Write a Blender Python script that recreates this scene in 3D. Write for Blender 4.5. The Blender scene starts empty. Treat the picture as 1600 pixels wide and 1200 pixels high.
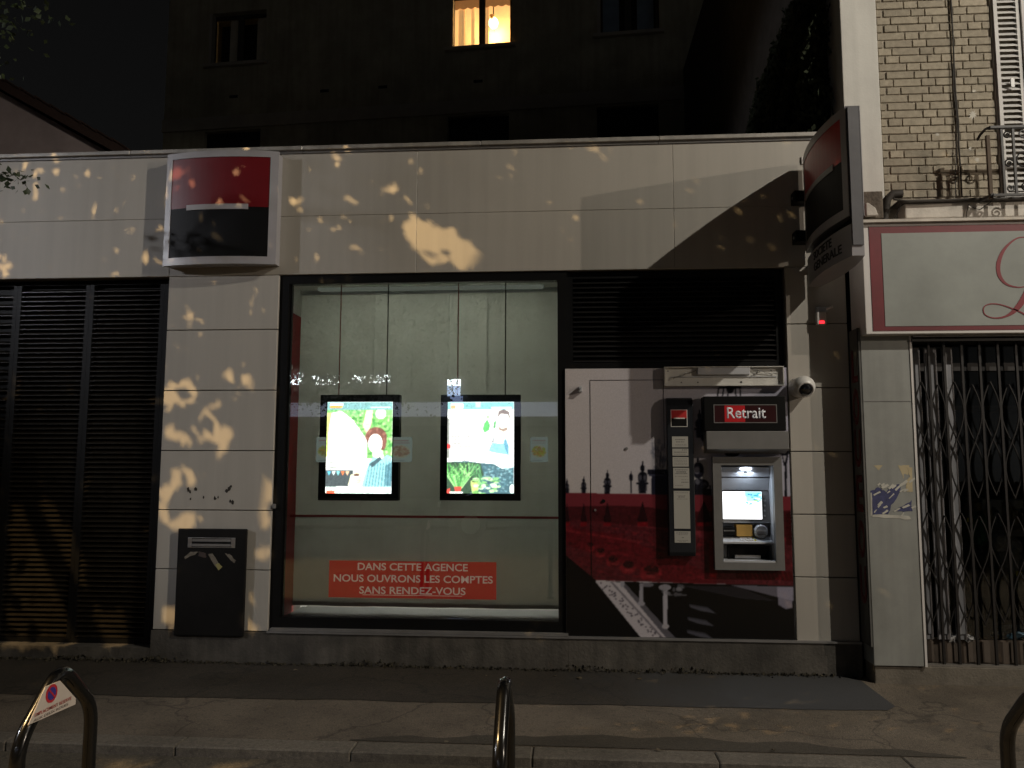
import bpy, bmesh, math, random
import numpy as np
from mathutils import Vector, Matrix
random.seed(7); rng = np.random.default_rng(7)
sc = bpy.context.scene
R = math.radians

# ------------------------------------------------------------------ camera, sky, exposure
D, H, F = 6.1, 1.6, 1202.0            # metres to the facade, eye height, focal length in photo pixels
PITCH, YAW, ROLL = R(5.66), R(4.12), R(-0.13)
MC = Matrix.Rotation(YAW, 3, 'Z') @ Matrix.Rotation(PITCH, 3, 'X') @ Matrix.Rotation(ROLL, 3, 'Y')
cam = bpy.data.cameras.new('camera'); co = bpy.data.objects.new('camera', cam); sc.collection.objects.link(co)
cam.sensor_fit = 'HORIZONTAL'; cam.sensor_width = 36; cam.lens = 36 * F / 1600
cam.clip_start = .05; cam.clip_end = 400
co.matrix_world = Matrix.Translation((0, -D, H)) @ (MC @ Matrix.Rotation(R(90), 3, 'X')).to_4x4()
sc.camera = co
world = bpy.data.worlds.new('World'); sc.world = world; world.use_nodes = True
wn = world.node_tree.nodes; wl = world.node_tree.links
bg = wn['Background']; sky = wn.new('ShaderNodeTexSky'); sky.sky_type = 'NISHITA'; sky.sun_disc = False
sky.sun_elevation = R(4); sky.sun_rotation = R(140)
hs = wn.new('ShaderNodeHueSaturation'); hs.inputs['Saturation'].default_value = 0
wl.new(sky.outputs[0], hs.inputs['Color']); wl.new(hs.outputs[0], bg.inputs['Color'])
WORLD_STRENGTH = .002
bg.inputs['Strength'].default_value = WORLD_STRENGTH
sun = bpy.data.lights.new('moonlight', 'SUN'); sun.energy = .004; sun.angle = R(.5); sun.color = (1, .93, .82)
so = bpy.data.objects.new('moonlight', sun); sc.collection.objects.link(so)
so.rotation_euler = (R(50), 0, R(40))
sc.view_settings.view_transform = 'Standard'; sc.view_settings.look = 'None'
sc.view_settings.exposure = 0; sc.view_settings.gamma = 1
sc.render.engine = 'CYCLES'
try:
    sc.cycles.use_denoising = True; sc.cycles.max_bounces = 8; sc.cycles.transparent_max_bounces = 16
except Exception: pass

# street lamps and an added fill lamp: where they stand and how strongly they burn (bodies are built further down)
LAMP_A = Vector((7.57, -5.15, 8.0)); LAMP_B = Vector((15.8, -9.0, 5.9)); LAMP_C = Vector((-5.5, -7.0, 7.5))
LAMPS = [  # position, aim, watts, colour, cone, radius
    (LAMP_A, (-.2, -1, 0), 1850, (1, .925, .80), 92, .04),
    (LAMP_B, (0, 0, 2), 2300, (1, .84, .68), 46, .05),
    (LAMP_C, (-1, 0, .5), 3700, (1, .66, .30), 94, .02),
    (Vector((-13.0, -7.5, 6.2)), (1.2, 0, 2.4), 1500, (.92, .93, 1), 34, .25)]  # fill lamp added at the far left to lift the shadows

# ------------------------------------------------------------------ helpers
def ray(px, py): return MC @ Vector(((px - 800) / F, 1, -(py - 600) / F))
def at(px, py, Y=0):                   # photo pixel -> (X, Z) on the vertical plane at depth Y
    d = ray(px, py); t = (Y + D) / d.y; return d.x * t, H + d.z * t
def atX(px, py, X):
    d = ray(px, py); t = X / d.x; return d.y * t - D, H + d.z * t
def box_px(x0, x1, y0, y1, Y=0):       # photo rectangle -> (X0, X1, Z0, Z1)
    ym = (y0 + y1) / 2; xm = (x0 + x1) / 2
    return at(x0, ym, Y)[0], at(x1, ym, Y)[0], at(xm, y1, Y)[1], at(xm, y0, Y)[1]
def lin(c):
    c = np.asarray(c, float) / 255
    return np.where(c <= .04045, c / 12.92, ((c + .055) / 1.055) ** 2.4)

WO = {}
def empty(name, loc, rot=0):
    o = bpy.data.objects.new(name, None); sc.collection.objects.link(o); o.location = loc
    o.rotation_euler[2] = rot; o.empty_display_size = .1
    WO[o.name] = Matrix.Translation(loc) @ Matrix.Rotation(rot, 4, 'Z'); return o
def tag(o, label, cat, group=None):
    o['label'] = label; o['category'] = cat
    if group: o['group'] = group
    return o
def thing(name, loc, label, cat, group=None, rot=0):
    return tag(empty(name, loc, rot), label, cat, group)
def link(name, me, m, parent=None, origin=(0, 0, 0)):
    o = bpy.data.objects.new(name, me); sc.collection.objects.link(o)
    if m is not None and not me.materials: me.materials.append(m)
    W = Matrix.Translation(origin)
    if parent is not None:
        PW = WO[parent.name]; o.parent = parent
        L = PW.inverted() @ W
        # local builders under a rotated parent give local coordinates already
        if abs(PW.to_euler().z) > 1e-6:
            L = Matrix.Translation(origin); W = PW @ L
        o.matrix_local = L
    else: o.location = origin
    WO[o.name] = W; return o

class MB:
    def __init__(s): s.bm = bmesh.new()
    def _add(s, verts, faces):
        vs = [s.bm.verts.new(v) for v in verts]
        for f in faces:
            try: s.bm.faces.new([vs[i] for i in f])
            except ValueError: pass
        return s
    def box(s, x0, x1, y0, y1, z0, z1):
        v = [(x, y, z) for z in (z0, z1) for y in (y0, y1) for x in (x0, x1)]
        return s._add(v, [(0, 2, 3, 1), (4, 5, 7, 6), (0, 1, 5, 4), (2, 6, 7, 3), (0, 4, 6, 2), (1, 3, 7, 5)])
    def frame(s, x0, x1, y0, y1, z0, z1, w, wb=None, wt=None):   # rectangular ring in the XZ plane
        wb = w if wb is None else wb; wt = w if wt is None else wt
        s.box(x0, x0 + w, y0, y1, z0, z1); s.box(x1 - w, x1, y0, y1, z0, z1)
        s.box(x0 + w, x1 - w, y0, y1, z0, z0 + wb); s.box(x0 + w, x1 - w, y0, y1, z1 - wt, z1); return s
    def prism(s, pts, y0, y1):                                   # XZ outline given depth
        n = len(pts); v = [(x, y0, z) for x, z in pts] + [(x, y1, z) for x, z in pts]
        return s._add(v, [tuple(range(n)), tuple(range(2 * n - 1, n - 1, -1))] + [(i, i + n, (i + 1) % n + n, (i + 1) % n) for i in range(n)])
    def prismx(s, pts, x0, x1):                                  # YZ outline given width
        n = len(pts); v = [(x0, y, z) for y, z in pts] + [(x1, y, z) for y, z in pts]
        return s._add(v, [tuple(range(n)), tuple(range(2 * n - 1, n - 1, -1))] + [(i, i + n, (i + 1) % n + n, (i + 1) % n) for i in range(n)])
    def tube(s, pts, r, n=8, closed=False):
        pts = [Vector(p) for p in pts]; rs = r if isinstance(r, (list, tuple)) else [r] * len(pts)
        rings = []; N = len(pts); up = None
        for i, p in enumerate(pts):
            a = pts[(i - 1) % N] if (i or closed) else p; b = pts[(i + 1) % N] if (i < N - 1 or closed) else p
            t = (b - a).normalized()
            if up is None: up = Vector((0, 0, 1)) if abs(t.z) < .9 else Vector((0, 1, 0))
            sd = t.cross(up)
            if sd.length < 1e-4: sd = t.orthogonal()
            sd.normalize(); up = sd.cross(t).normalized()
            rings.append([s.bm.verts.new(p + (sd * math.cos(k * 2 * math.pi / n) + up * math.sin(k * 2 * math.pi / n)) * rs[i]) for k in range(n)])
        for i in range(N if closed else N - 1):
            A, B = rings[i], rings[(i + 1) % N]
            for k in range(n):
                try: s.bm.faces.new((A[k], A[(k + 1) % n], B[(k + 1) % n], B[k]))
                except ValueError: pass
        if not closed:
            s.bm.faces.new(rings[0][::-1]); s.bm.faces.new(rings[-1])
        return s
    def ellipsoid(s, c, r, nu=16, nv=10, m=None):
        mat = Matrix.Translation(c) @ (m.to_4x4() if m else Matrix()) @ Matrix.Diagonal((*r, 1))
        bmesh.ops.create_uvsphere(s.bm, u_segments=nu, v_segments=nv, radius=1, matrix=mat); return s
    def build(s, name, m, parent=None, smooth=False, bevel=0, segs=2):
        if bevel:
            bmesh.ops.bevel(s.bm, geom=s.bm.edges[:], offset=bevel, segments=segs, profile=.5, affect='EDGES', clamp_overlap=True)
        bmesh.ops.recalc_face_normals(s.bm, faces=s.bm.faces)
        c = Vector((0, 0, 0)); vs = s.bm.verts
        lo = [min(v.co[i] for v in vs) for i in range(3)]; hi = [max(v.co[i] for v in vs) for i in range(3)]
        c = Vector(((lo[0] + hi[0]) / 2, (lo[1] + hi[1]) / 2, lo[2]))
        bmesh.ops.translate(s.bm, verts=s.bm.verts, vec=-c)
        if smooth:
            for f in s.bm.faces: f.smooth = True
        me = bpy.data.meshes.new(name); s.bm.to_mesh(me); s.bm.free()
        if smooth:
            try: me.set_sharp_from_angle(angle=R(40))
            except Exception: pass
        return link(name, me, m, parent, c)
def struct(o): o['kind'] = 'structure'; return o
def stuff(o): o['kind'] = 'stuff'; return o
def inst(src, name, pos, parent, rot=None):                      # same mesh, new object, world position
    o = link(name, src.data, None, parent, pos)
    if rot: o.rotation_euler = rot
    return o
def kids(o): return [c for c in bpy.data.objects if c.parent == o]
def copy_tree(o, loc, parent=None):
    c = o.copy(); sc.collection.objects.link(c); c.parent = parent
    if loc is not None: c.location = loc
    for ch in kids(o): copy_tree(ch, None, c)
    return c

def mat(name, col, rough=.6, metal=0, spec=.5, var=.12, scale=6, bump=0, bscale=60, emit=None, estr=0, streak=0, dirt=0, objvar=0, coat=0, speck=0):
    m = bpy.data.materials.new(name); m.use_nodes = True; nt = m.node_tree; N = nt.nodes; L = nt.links
    b = N['Principled BSDF']; b.inputs['Roughness'].default_value = rough; b.inputs['Metallic'].default_value = metal
    b.inputs['Specular IOR Level'].default_value = spec; b.inputs['Coat Weight'].default_value = coat
    geo = N.new('ShaderNodeNewGeometry')
    tx = N.new('ShaderNodeTexNoise'); tx.inputs['Scale'].default_value = scale; tx.inputs['Detail'].default_value = 8; tx.inputs['Roughness'].default_value = .65
    L.new(geo.outputs['Position'], tx.inputs['Vector'])
    mr = N.new('ShaderNodeMapRange'); mr.inputs['From Min'].default_value = .3; mr.inputs['From Max'].default_value = .7
    mr.inputs['To Min'].default_value = 1 - var; mr.inputs['To Max'].default_value = 1 + var
    L.new(tx.outputs['Fac'], mr.inputs['Value'])
    mul = N.new('ShaderNodeVectorMath'); mul.operation = 'SCALE'; mul.inputs[0].default_value = col[:3]
    L.new(mr.outputs[0], mul.inputs['Scale']); out = mul.outputs[0]
    def times(out, fac):
        q = N.new('ShaderNodeVectorMath'); q.operation = 'SCALE'; L.new(out, q.inputs[0]); L.new(fac, q.inputs['Scale']); return q.outputs[0]
    if streak:                                                   # rain streaks: noise stretched along Z
        mp = N.new('ShaderNodeMapping'); mp.inputs['Scale'].default_value = (9, 9, .5); L.new(geo.outputs['Position'], mp.inputs['Vector'])
        t2 = N.new('ShaderNodeTexNoise'); t2.inputs['Scale'].default_value = 1.3; t2.inputs['Detail'].default_value = 6; L.new(mp.outputs[0], t2.inputs['Vector'])
        m2 = N.new('ShaderNodeMapRange'); m2.inputs['From Min'].default_value = .35; m2.inputs['From Max'].default_value = .6
        m2.inputs['To Min'].default_value = 1 - streak; m2.inputs['To Max'].default_value = 1; L.new(t2.outputs['Fac'], m2.inputs['Value'])
        out = times(out, m2.outputs[0])
    if dirt:                                                     # blotchy stains
        t3 = N.new('ShaderNodeTexNoise'); t3.inputs['Scale'].default_value = 1.1; t3.inputs['Detail'].default_value = 10; t3.inputs['Roughness'].default_value = .7; L.new(geo.outputs['Position'], t3.inputs['Vector'])
        m3 = N.new('ShaderNodeMapRange'); m3.inputs['From Min'].default_value = .42; m3.inputs['From Max'].default_value = .62
        m3.inputs['To Min'].default_value = 1; m3.inputs['To Max'].default_value = 1 - dirt; L.new(t3.outputs['Fac'], m3.inputs['Value'])
        out = times(out, m3.outputs[0])
    if speck:                                                    # light aggregate grains and dark pits
        for sc_, lo_s, hi_s, gain in ((170, .60, .68, 1 + speck), (120, .60, .66, 1 - speck * .35), (24, .60, .64, 1 - speck * .25)):
            t5 = N.new('ShaderNodeTexNoise'); t5.inputs['Scale'].default_value = sc_; t5.inputs['Detail'].default_value = 2; L.new(geo.outputs['Position'], t5.inputs['Vector'])
            m5 = N.new('ShaderNodeMapRange'); m5.inputs['From Min'].default_value = lo_s; m5.inputs['From Max'].default_value = hi_s; m5.inputs['To Min'].default_value = 1; m5.inputs['To Max'].default_value = gain
            L.new(t5.outputs['Fac'], m5.inputs['Value']); out = times(out, m5.outputs[0])
        vo = N.new('ShaderNodeTexVoronoi'); crack = .5 if name != 'granite_kerb' else 1; vo.feature = 'DISTANCE_TO_EDGE'; vo.inputs['Scale'].default_value = .75; wv = N.new('ShaderNodeTexNoise'); wv.inputs['Scale'].default_value = 3; wv.inputs['Detail'].default_value = 8
        L.new(geo.outputs['Position'], wv.inputs['Vector']); va = N.new('ShaderNodeVectorMath'); va.operation = 'MULTIPLY_ADD'; va.inputs[1].default_value = (.5, .5, .5); L.new(wv.outputs['Color'], va.inputs[0]); L.new(geo.outputs['Position'], va.inputs[2]); L.new(va.outputs[0], vo.inputs['Vector'])
        m6 = N.new('ShaderNodeMapRange'); m6.inputs['From Min'].default_value = .0; m6.inputs['From Max'].default_value = .012; m6.inputs['To Min'].default_value = crack; m6.inputs['To Max'].default_value = 1; L.new(vo.outputs['Distance'], m6.inputs['Value']); out = times(out, m6.outputs[0])
    if objvar:
        oi = N.new('ShaderNodeObjectInfo'); m4 = N.new('ShaderNodeMapRange'); m4.inputs['To Min'].default_value = 1 - objvar; m4.inputs['To Max'].default_value = 1 + objvar
        L.new(oi.outputs['Random'], m4.inputs['Value']); out = times(out, m4.outputs[0])
    L.new(out, b.inputs['Base Color'])
    if bump:
        t4 = N.new('ShaderNodeTexNoise'); t4.inputs['Scale'].default_value = bscale; t4.inputs['Detail'].default_value = 6; L.new(geo.outputs['Position'], t4.inputs['Vector'])
        bp = N.new('ShaderNodeBump'); bp.inputs['Strength'].default_value = bump; bp.inputs['Distance'].default_value = .01
        L.new(t4.outputs['Fac'], bp.inputs['Height']); L.new(bp.outputs[0], b.inputs['Normal'])
    if emit:
        b.inputs['Emission Color'].default_value = (*emit, 1); b.inputs['Emission Strength'].default_value = estr
    return m
def glass(name, refl=1.6, tint=(.93, .95, .92)):
    m = bpy.data.materials.new(name); m.use_nodes = True; nt = m.node_tree; N = nt.nodes; L = nt.links; N.clear()
    o = N.new('ShaderNodeOutputMaterial'); t = N.new('ShaderNodeBsdfTransparent'); t.inputs[0].default_value = (*tint, 1)
    g = N.new('ShaderNodeBsdfGlossy'); g.inputs['Roughness'].default_value = .004; g.inputs[0].default_value = (1, 1, 1, 1)
    fr = N.new('ShaderNodeFresnel'); fr.inputs[0].default_value = 1.5; mu = N.new('ShaderNodeMath'); mu.operation = 'MULTIPLY'; mu.inputs[1].default_value = refl; mu.use_clamp = True
    mx = N.new('ShaderNodeMixShader'); L.new(fr.outputs[0], mu.inputs[0]); L.new(mu.outputs[0], mx.inputs[0]); L.new(t.outputs[0], mx.inputs[1]); L.new(g.outputs[0], mx.inputs[2]); L.new(mx.outputs[0], o.inputs[0])
    return m
def emitmat(name, col, s):
    m = bpy.data.materials.new(name); m.use_nodes = True; N = m.node_tree.nodes; N.clear()
    o = N.new('ShaderNodeOutputMaterial'); e = N.new('ShaderNodeEmission'); e.inputs[0].default_value = (*col, 1); e.inputs[1].default_value = s
    m.node_tree.links.new(e.outputs[0], o.inputs[0]); return m
def printmat(name, emit=0, rough=.45):                           # flat print held as a colour attribute on a fine grid
    m = bpy.data.materials.new(name); m.use_nodes = True; N = m.node_tree.nodes; L = m.node_tree.links
    a = N.new('ShaderNodeAttribute'); a.attribute_name = 'Col'; b = N['Principled BSDF']
    b.inputs['Roughness'].default_value = rough
    if emit:
        L.new(a.outputs['Color'], b.inputs['Emission Color']); b.inputs['Emission Strength'].default_value = emit; b.inputs['Base Color'].default_value = (.02, .02, .02, 1)
    else: L.new(a.outputs['Color'], b.inputs['Base Color'])
    return m

class Print:
    """A flat print drawn with numpy: colours are sRGB 0-255, coordinates are metres on its plane (or photo pixels when px=True)."""
    def __init__(s, x0, x1, z0, z1, res, base, px=False, Y=0):
        s.x0, s.x1, s.z0, s.z1 = x0, x1, z0, z1; s.px = px; s.Y = Y
        s.nx = int((x1 - x0) / res); s.nz = int((z1 - z0) / res)
        s.X, s.Z = np.meshgrid(np.linspace(x0, x1, s.nx + 1), np.linspace(z0, z1, s.nz + 1))
        s.C = np.zeros(s.X.shape + (3,)); s.C[:] = base
    def P(s, pts): return [at(a, b, s.Y) for a, b in pts] if s.px else pts
    def mask(s, pts):
        pts = s.P(pts); m = np.zeros(s.X.shape, bool); n = len(pts)
        for i in range(n):
            (ax, az), (bx, bz) = pts[i], pts[(i + 1) % n]
            if az == bz: continue
            m ^= ((az > s.Z) != (bz > s.Z)) & (s.X < (bx - ax) * (s.Z - az) / (bz - az) + ax)
        return m
    def put(s, m, c, a=1): s.C[m] = s.C[m] * (1 - a) + np.array(c) * a; return m
    def poly(s, pts, c, a=1): return s.put(s.mask(pts), c, a)
    def rect(s, x0, x1, y0, y1, c, a=1): return s.poly([(x0, y0), (x1, y0), (x1, y1), (x0, y1)], c, a)
    def ell(s, cx, cy, rx, ry, c, a=1, n=20):
        return s.poly([(cx + rx * math.cos(k * 2 * math.pi / n), cy + ry * math.sin(k * 2 * math.pi / n)) for k in range(n)], c, a)
    def line(s, pts, w, c, a=1):
        for (x0, y0), (x1, y1) in zip(pts, pts[1:]):
            l = math.hypot(x1 - x0, y1 - y0) or 1; nx, ny = -(y1 - y0) / l * w / 2, (x1 - x0) / l * w / 2
            s.poly([(x0 + nx, y0 + ny), (x1 + nx, y1 + ny), (x1 - nx, y1 - ny), (x0 - nx, y0 - ny)], c, a)
    def grain(s, amp, cell=1):
        n = rng.normal(size=(s.X.shape[0] // cell + 2, s.X.shape[1] // cell + 2)).repeat(cell, 0).repeat(cell, 1)[:s.X.shape[0], :s.X.shape[1]]
        s.C = np.clip(s.C * (1 + amp * n[..., None]), 0, 255)
    def soften(s, k=1):
        for _ in range(k):
            p = np.pad(s.C, ((1, 1), (1, 1), (0, 0)), 'edge'); s.C = (p[1:-1, 1:-1] * 2 + p[:-2, 1:-1] + p[2:, 1:-1] + p[1:-1, :-2] + p[1:-1, 2:]) / 6
    def build(s, name, m, parent, Y=None, hole=None):
        Y = s.Y if Y is None else Y; nx, nz = s.nx, s.nz; cx, cz = (s.x0 + s.x1) / 2, s.z0
        v = np.zeros((s.X.size, 3)); v[:, 0] = s.X.ravel() - cx; v[:, 2] = s.Z.ravel() - cz
        i = np.arange(nz)[:, None] * (nx + 1) + np.arange(nx)[None]; i = i.ravel()
        q = np.stack([i, i + 1, i + nx + 2, i + nx + 1], 1)
        if hole:
            fx, fz = s.X.ravel()[i], s.Z.ravel()[i]; q = q[~((fx > hole[0]) & (fx < hole[1]) & (fz > hole[2]) & (fz < hole[3]))]
        me = bpy.data.meshes.new(name); me.vertices.add(len(v)); me.vertices.foreach_set('co', v.ravel())
        me.loops.add(q.size); me.loops.foreach_set('vertex_index', q.ravel().astype(np.int32))
        me.polygons.add(len(q)); me.polygons.foreach_set('loop_start', (np.arange(len(q)) * 4).astype(np.int32)); me.update(calc_edges=True)
        at_ = me.color_attributes.new('Col', 'FLOAT_COLOR', 'POINT')
        c = np.ones((len(v), 4)); c[:, :3] = lin(s.C.reshape(-1, 3)); at_.data.foreach_set('color', c.ravel().astype(np.float32))
        return link(name, me, m, parent, (cx, Y, cz))

def text(name, s, x, z, Y, w, h, m, parent, bold=0, ext=.0012, side=False, shear=0, space=1.0):
    cu = bpy.data.curves.new('t', 'FONT'); cu.body = s; cu.size = 1; cu.align_x = 'CENTER'; cu.offset = bold; cu.shear = shear; cu.space_character = space
    cu.resolution_u = 4
    to = bpy.data.objects.new('t', cu); sc.collection.objects.link(to)
    bpy.context.view_layer.update()
    me = bpy.data.meshes.new_from_object(to); bpy.data.objects.remove(to)
    co_ = np.zeros(len(me.vertices) * 3); me.vertices.foreach_get('co', co_); co_ = co_.reshape(-1, 3)
    lo, hi = co_.min(0), co_.max(0); u = (co_[:, 0] - (lo[0] + hi[0]) / 2) / (hi[0] - lo[0]) * w; v = (co_[:, 1] - (lo[1] + hi[1]) / 2) / (hi[1] - lo[1]) * h
    bm = bmesh.new(); bm.from_mesh(me)
    bm.verts.ensure_lookup_table()
    for k, vt in enumerate(bm.verts): vt.co = (0, -u[k], v[k]) if side else (u[k], 0, v[k])
    g = bmesh.ops.extrude_face_region(bm, geom=bm.faces[:])
    d = Vector((-ext, 0, 0)) if side else Vector((0, -ext, 0))
    bmesh.ops.translate(bm, verts=[e for e in g['geom'] if isinstance(e, bmesh.types.BMVert)], vec=d)
    bmesh.ops.recalc_face_normals(bm, faces=bm.faces)
    bm.to_mesh(me); bm.free(); me.materials.clear(); me.name = name
    org = (x, Y, z)
    return link(name, me, m, parent, org)

# ------------------------------------------------------------------ materials
M = {}
M['clad'] = mat('cladding', (.42, .395, .35), .5, var=.07, scale=2.2, bump=.05, bscale=90, streak=.07, dirt=.11, objvar=.025)
M['joint'] = mat('joint', (.10, .09, .08), .9)
M['plinth'] = mat('plinth_concrete', (.105, .095, .08), .85, var=.3, scale=5, bump=.4, bscale=45, dirt=.45, streak=.3)
M['coping'] = mat('coping_metal', (.38, .36, .33), .45, metal=.3, var=.25, scale=8, dirt=.3)
M['blk'] = mat('black_metal', (.0045, .0045, .0045), .45, spec=.2, var=.2)
M['slat'] = mat('louvre_paint', (.017, .014, .010), .25, spec=.9, var=.35, scale=14, dirt=.3)
M['slat2'] = mat('louvre_paint_dark', (.012, .0115, .011), .35, var=.3, scale=12)
M['dark'] = mat('dark_inside', (.008, .008, .008), .8)
M['red'] = mat('red_paint', (.27, .012, .013), .6, var=.12)
M['dkred'] = mat('signred', (.13, .004, .007), .42, var=.1)
M['logoblk'] = mat('sign_black', (.004, .004, .004), .5, spec=.2)
M['white'] = mat('white_paint', (.62, .60, .58), .4, var=.06)
M['signfr'] = mat('sign_frame', (.33, .32, .335), .35, var=.08, scale=4)
M['grey'] = mat('grey_metal', (.21, .205, .20), .42, metal=.25, var=.12)
M['mgrey'] = mat('machine_grey', (.165, .163, .158), .45, var=.1, scale=8)
M['ltgrey'] = mat('pale_grey_plastic', (.45, .46, .48), .4, var=.05)
M['steel'] = mat('brushed_steel', (.55, .55, .55), .32, metal=.9, var=.1)
M['blind'] = mat('blind_fabric', (.38, .385, .36), .85, var=.08, scale=3, bump=.1, bscale=300, streak=.04)
def translucent(m, fac):
    N = m.node_tree.nodes; L = m.node_tree.links; b = N['Principled BSDF']; o = N['Material Output']
    t = N.new('ShaderNodeBsdfTranslucent'); src = b.inputs['Base Color'].links[0].from_socket; L.new(src, t.inputs[0])
    x = N.new('ShaderNodeMixShader'); x.inputs[0].default_value = fac; L.new(b.outputs[0], x.inputs[1]); L.new(t.outputs[0], x.inputs[2]); L.new(x.outputs[0], o.inputs[0])
translucent(M['blind'], .45)
M['asph'] = mat('pavement_asphalt', (.150, .122, .090), .9, speck=.9, var=.28, scale=70, bump=.9, bscale=110, dirt=.42)
M['patch'] = mat('dark_asphalt_strip', (.050, .052, .058), .8, var=.4, scale=110, bump=.6, bscale=200, dirt=.35)
M['kerb'] = mat('granite_kerb', (.145, .126, .10), .8, speck=.6, var=.3, scale=40, bump=.4, bscale=120, dirt=.3, objvar=.12)
M['road'] = mat('road_asphalt', (.10, .085, .062), .85, speck=1.2, var=.35, scale=60, bump=.6, bscale=120, dirt=.3)
M['cobble'] = mat('gutter_stone', (.15, .135, .11), .75, var=.35, scale=30, bump=.5, bscale=90, objvar=.3)
M['brick'] = mat('buff_brick', (.33, .29, .22), .85, var=.22, scale=25, bump=.4, bscale=150, objvar=.13, dirt=.15)
M['mortar'] = mat('mortar', (.30, .265, .21), .95, var=.3, scale=30, bump=.5)
M['render'] = mat('white_render', (.60, .59, .55), .8, var=.08, scale=3, bump=.12, bscale=70, streak=.1)
M['ledge'] = mat('ledge_plaster', (.60, .56, .50), .8, var=.15, scale=8, dirt=.25, bump=.2)
M['apt'] = mat('apartment_render', (.40, .36, .26), .9, var=.15, scale=2, dirt=.2, streak=.15)
M['apt2'] = mat('apartment_band', (.38, .34, .28), .9, var=.15, scale=2)
M['gable'] = mat('gable_render', (.36, .30, .30), .9, var=.12, scale=2, dirt=.15)
M['tile'] = mat('roof_tile', (.04, .022, .017), .8, var=.3, scale=20, bump=.5)
M['leaf'] = mat('leaf', (.03, .045, .014), .55, var=.4, scale=8, objvar=.2)
M['ivy'] = mat('ivy_leaf', (.026, .032, .018), .9, spec=.15, var=.5, scale=9)
M['bark'] = mat('bark', (.10, .08, .06), .9, var=.3, scale=20, bump=.8)
M['rack'] = mat('rack_black_paint', (.005, .005, .005), .2, var=.3, scale=30, coat=.25)
M['shopmetal'] = mat('shop_sheet_metal', (.34, .35, .33), .42, metal=.25, var=.1, scale=3, dirt=.14, streak=.12, bump=.03, bscale=6)
M['shopsign'] = mat('shop_sign_face', (.30, .32, .30), .35, var=.1, scale=2.5, dirt=.12)
M['sidepan'] = mat('side_panel', (.12, .12, .11), .6, var=.2, dirt=.3)
M['shopred'] = mat('shop_red', (.15, .012, .018), .5, var=.15, dirt=.2)
M['gate'] = mat('gate_iron', (.007, .0055, .005), .5, var=.4, scale=30)
M['iron'] = mat('wrought_iron', (.02, .018, .018), .5, var=.3)
M['shutter'] = mat('shutter_paint', (.52, .51, .49), .6, var=.1, dirt=.15)
M['wood'] = mat('wood_board', (.07, .052, .038), .7, var=.3, scale=12)
M['cable'] = mat('cable_rubber', (.03, .025, .02), .7)
M['paper'] = mat('paper', (.55, .55, .52), .7, var=.05)
M['papery'] = mat('yellow_tag', (.55, .5, .05), .6)
M['green'] = mat('green_bag', (.02, .10, .045), .5)
M['bluecloth'] = mat('blue_crate', (.03, .08, .12), .5)
M['glass'] = glass('window_glass', 1.9)
M['glass2'] = glass('dark_glass', 1.0, (.88, .9, .88))
M['print'] = printmat('print'); M['printgl'] = printmat('glossy_print', rough=.25); M['screen'] = printmat('backlit_print', emit=2.7); M['atmscr'] = printmat('machine_screen_picture', emit=2.4)
M['led'] = emitmat('white_led', (.8, .88, 1), 14); M['redled'] = emitmat('red_led', (1, .02, .03), 3)
M['lampglow'] = emitmat('street_lamp_lens', (1, .8, .5), 20)
M['ink'] = mat('ink', (.03, .03, .03), .6); M['inkgrey'] = mat('ink_grey', (.1, .1, .1), .6)
M['lettw'] = mat('white_lettering', (.62, .60, .57), .5, var=.04)

# ------------------------------------------------------------------ ground
def slab(name, x0, x1, y0, y1, z0, z1, m): return struct(MB().box(x0, x1, y0, y1, z0, z1).build(name, m))
KY = -1.60                                                     # pavement edge
slab('road', -60, 60, -60, KY - .165, -.4, -.05, M['road'])
slab('pavement', -60, 60, KY, 30, -.3, 0, M['asph'])
def wavy(name, xs, y_in, yf, z, m):
    bm = bmesh.new(); A = []
    for x in xs:
        A.append((bm.verts.new((x, y_in, z)), bm.verts.new((x, yf(x), z))))
    for a, b in zip(A, A[1:]): bm.faces.new((a[0], a[1], b[1], b[0]))
    s = MB(); s.bm.free(); s.bm = bm; return s.build(name, m)
xs = [-6 + .06 * i for i in range(135)] + [2.1]
def stripY(x): return -.885 + .075 * (x + 2.1) / 4.2 * 1 + random.uniform(-.006, .006) + .012 * math.sin(x * 5.3) * math.sin(x * 1.7 + 1)
o = struct(wavy('asphalt_strip', [x for x in xs if x < 2.06] + [2.06, 2.13], -.02, lambda x: stripY(x) if x < 2.1 else -.72, .004, mat('soiled_strip', (.040, .032, .022), .85, speck=1.2, var=.5, scale=90, bump=.6, bscale=200, dirt=.4)))
sm_ = o.data.materials[0]; N_ = sm_.node_tree.nodes; L_ = sm_.node_tree.links; b_ = N_['Principled BSDF']; src_ = b_.inputs['Base Color'].links[0].from_socket
g_ = N_.new('ShaderNodeNewGeometry'); sx_ = N_.new('ShaderNodeSeparateXYZ'); L_.new(g_.outputs['Position'], sx_.inputs[0]); nz_ = N_.new('ShaderNodeTexNoise'); nz_.inputs['Scale'].default_value = 2.2; nz_.inputs['Detail'].default_value = 9; L_.new(g_.outputs['Position'], nz_.inputs['Vector'])
ad_ = N_.new('ShaderNodeMath'); ad_.operation = 'MULTIPLY_ADD'; ad_.inputs[1].default_value = 2.2; L_.new(nz_.outputs['Fac'], ad_.inputs[0]); L_.new(sx_.outputs['X'], ad_.inputs[2])
mr_ = N_.new('ShaderNodeMapRange'); mr_.inputs['From Min'].default_value = 1.1; mr_.inputs['From Max'].default_value = 2.4; L_.new(ad_.outputs[0], mr_.inputs['Value'])
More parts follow.
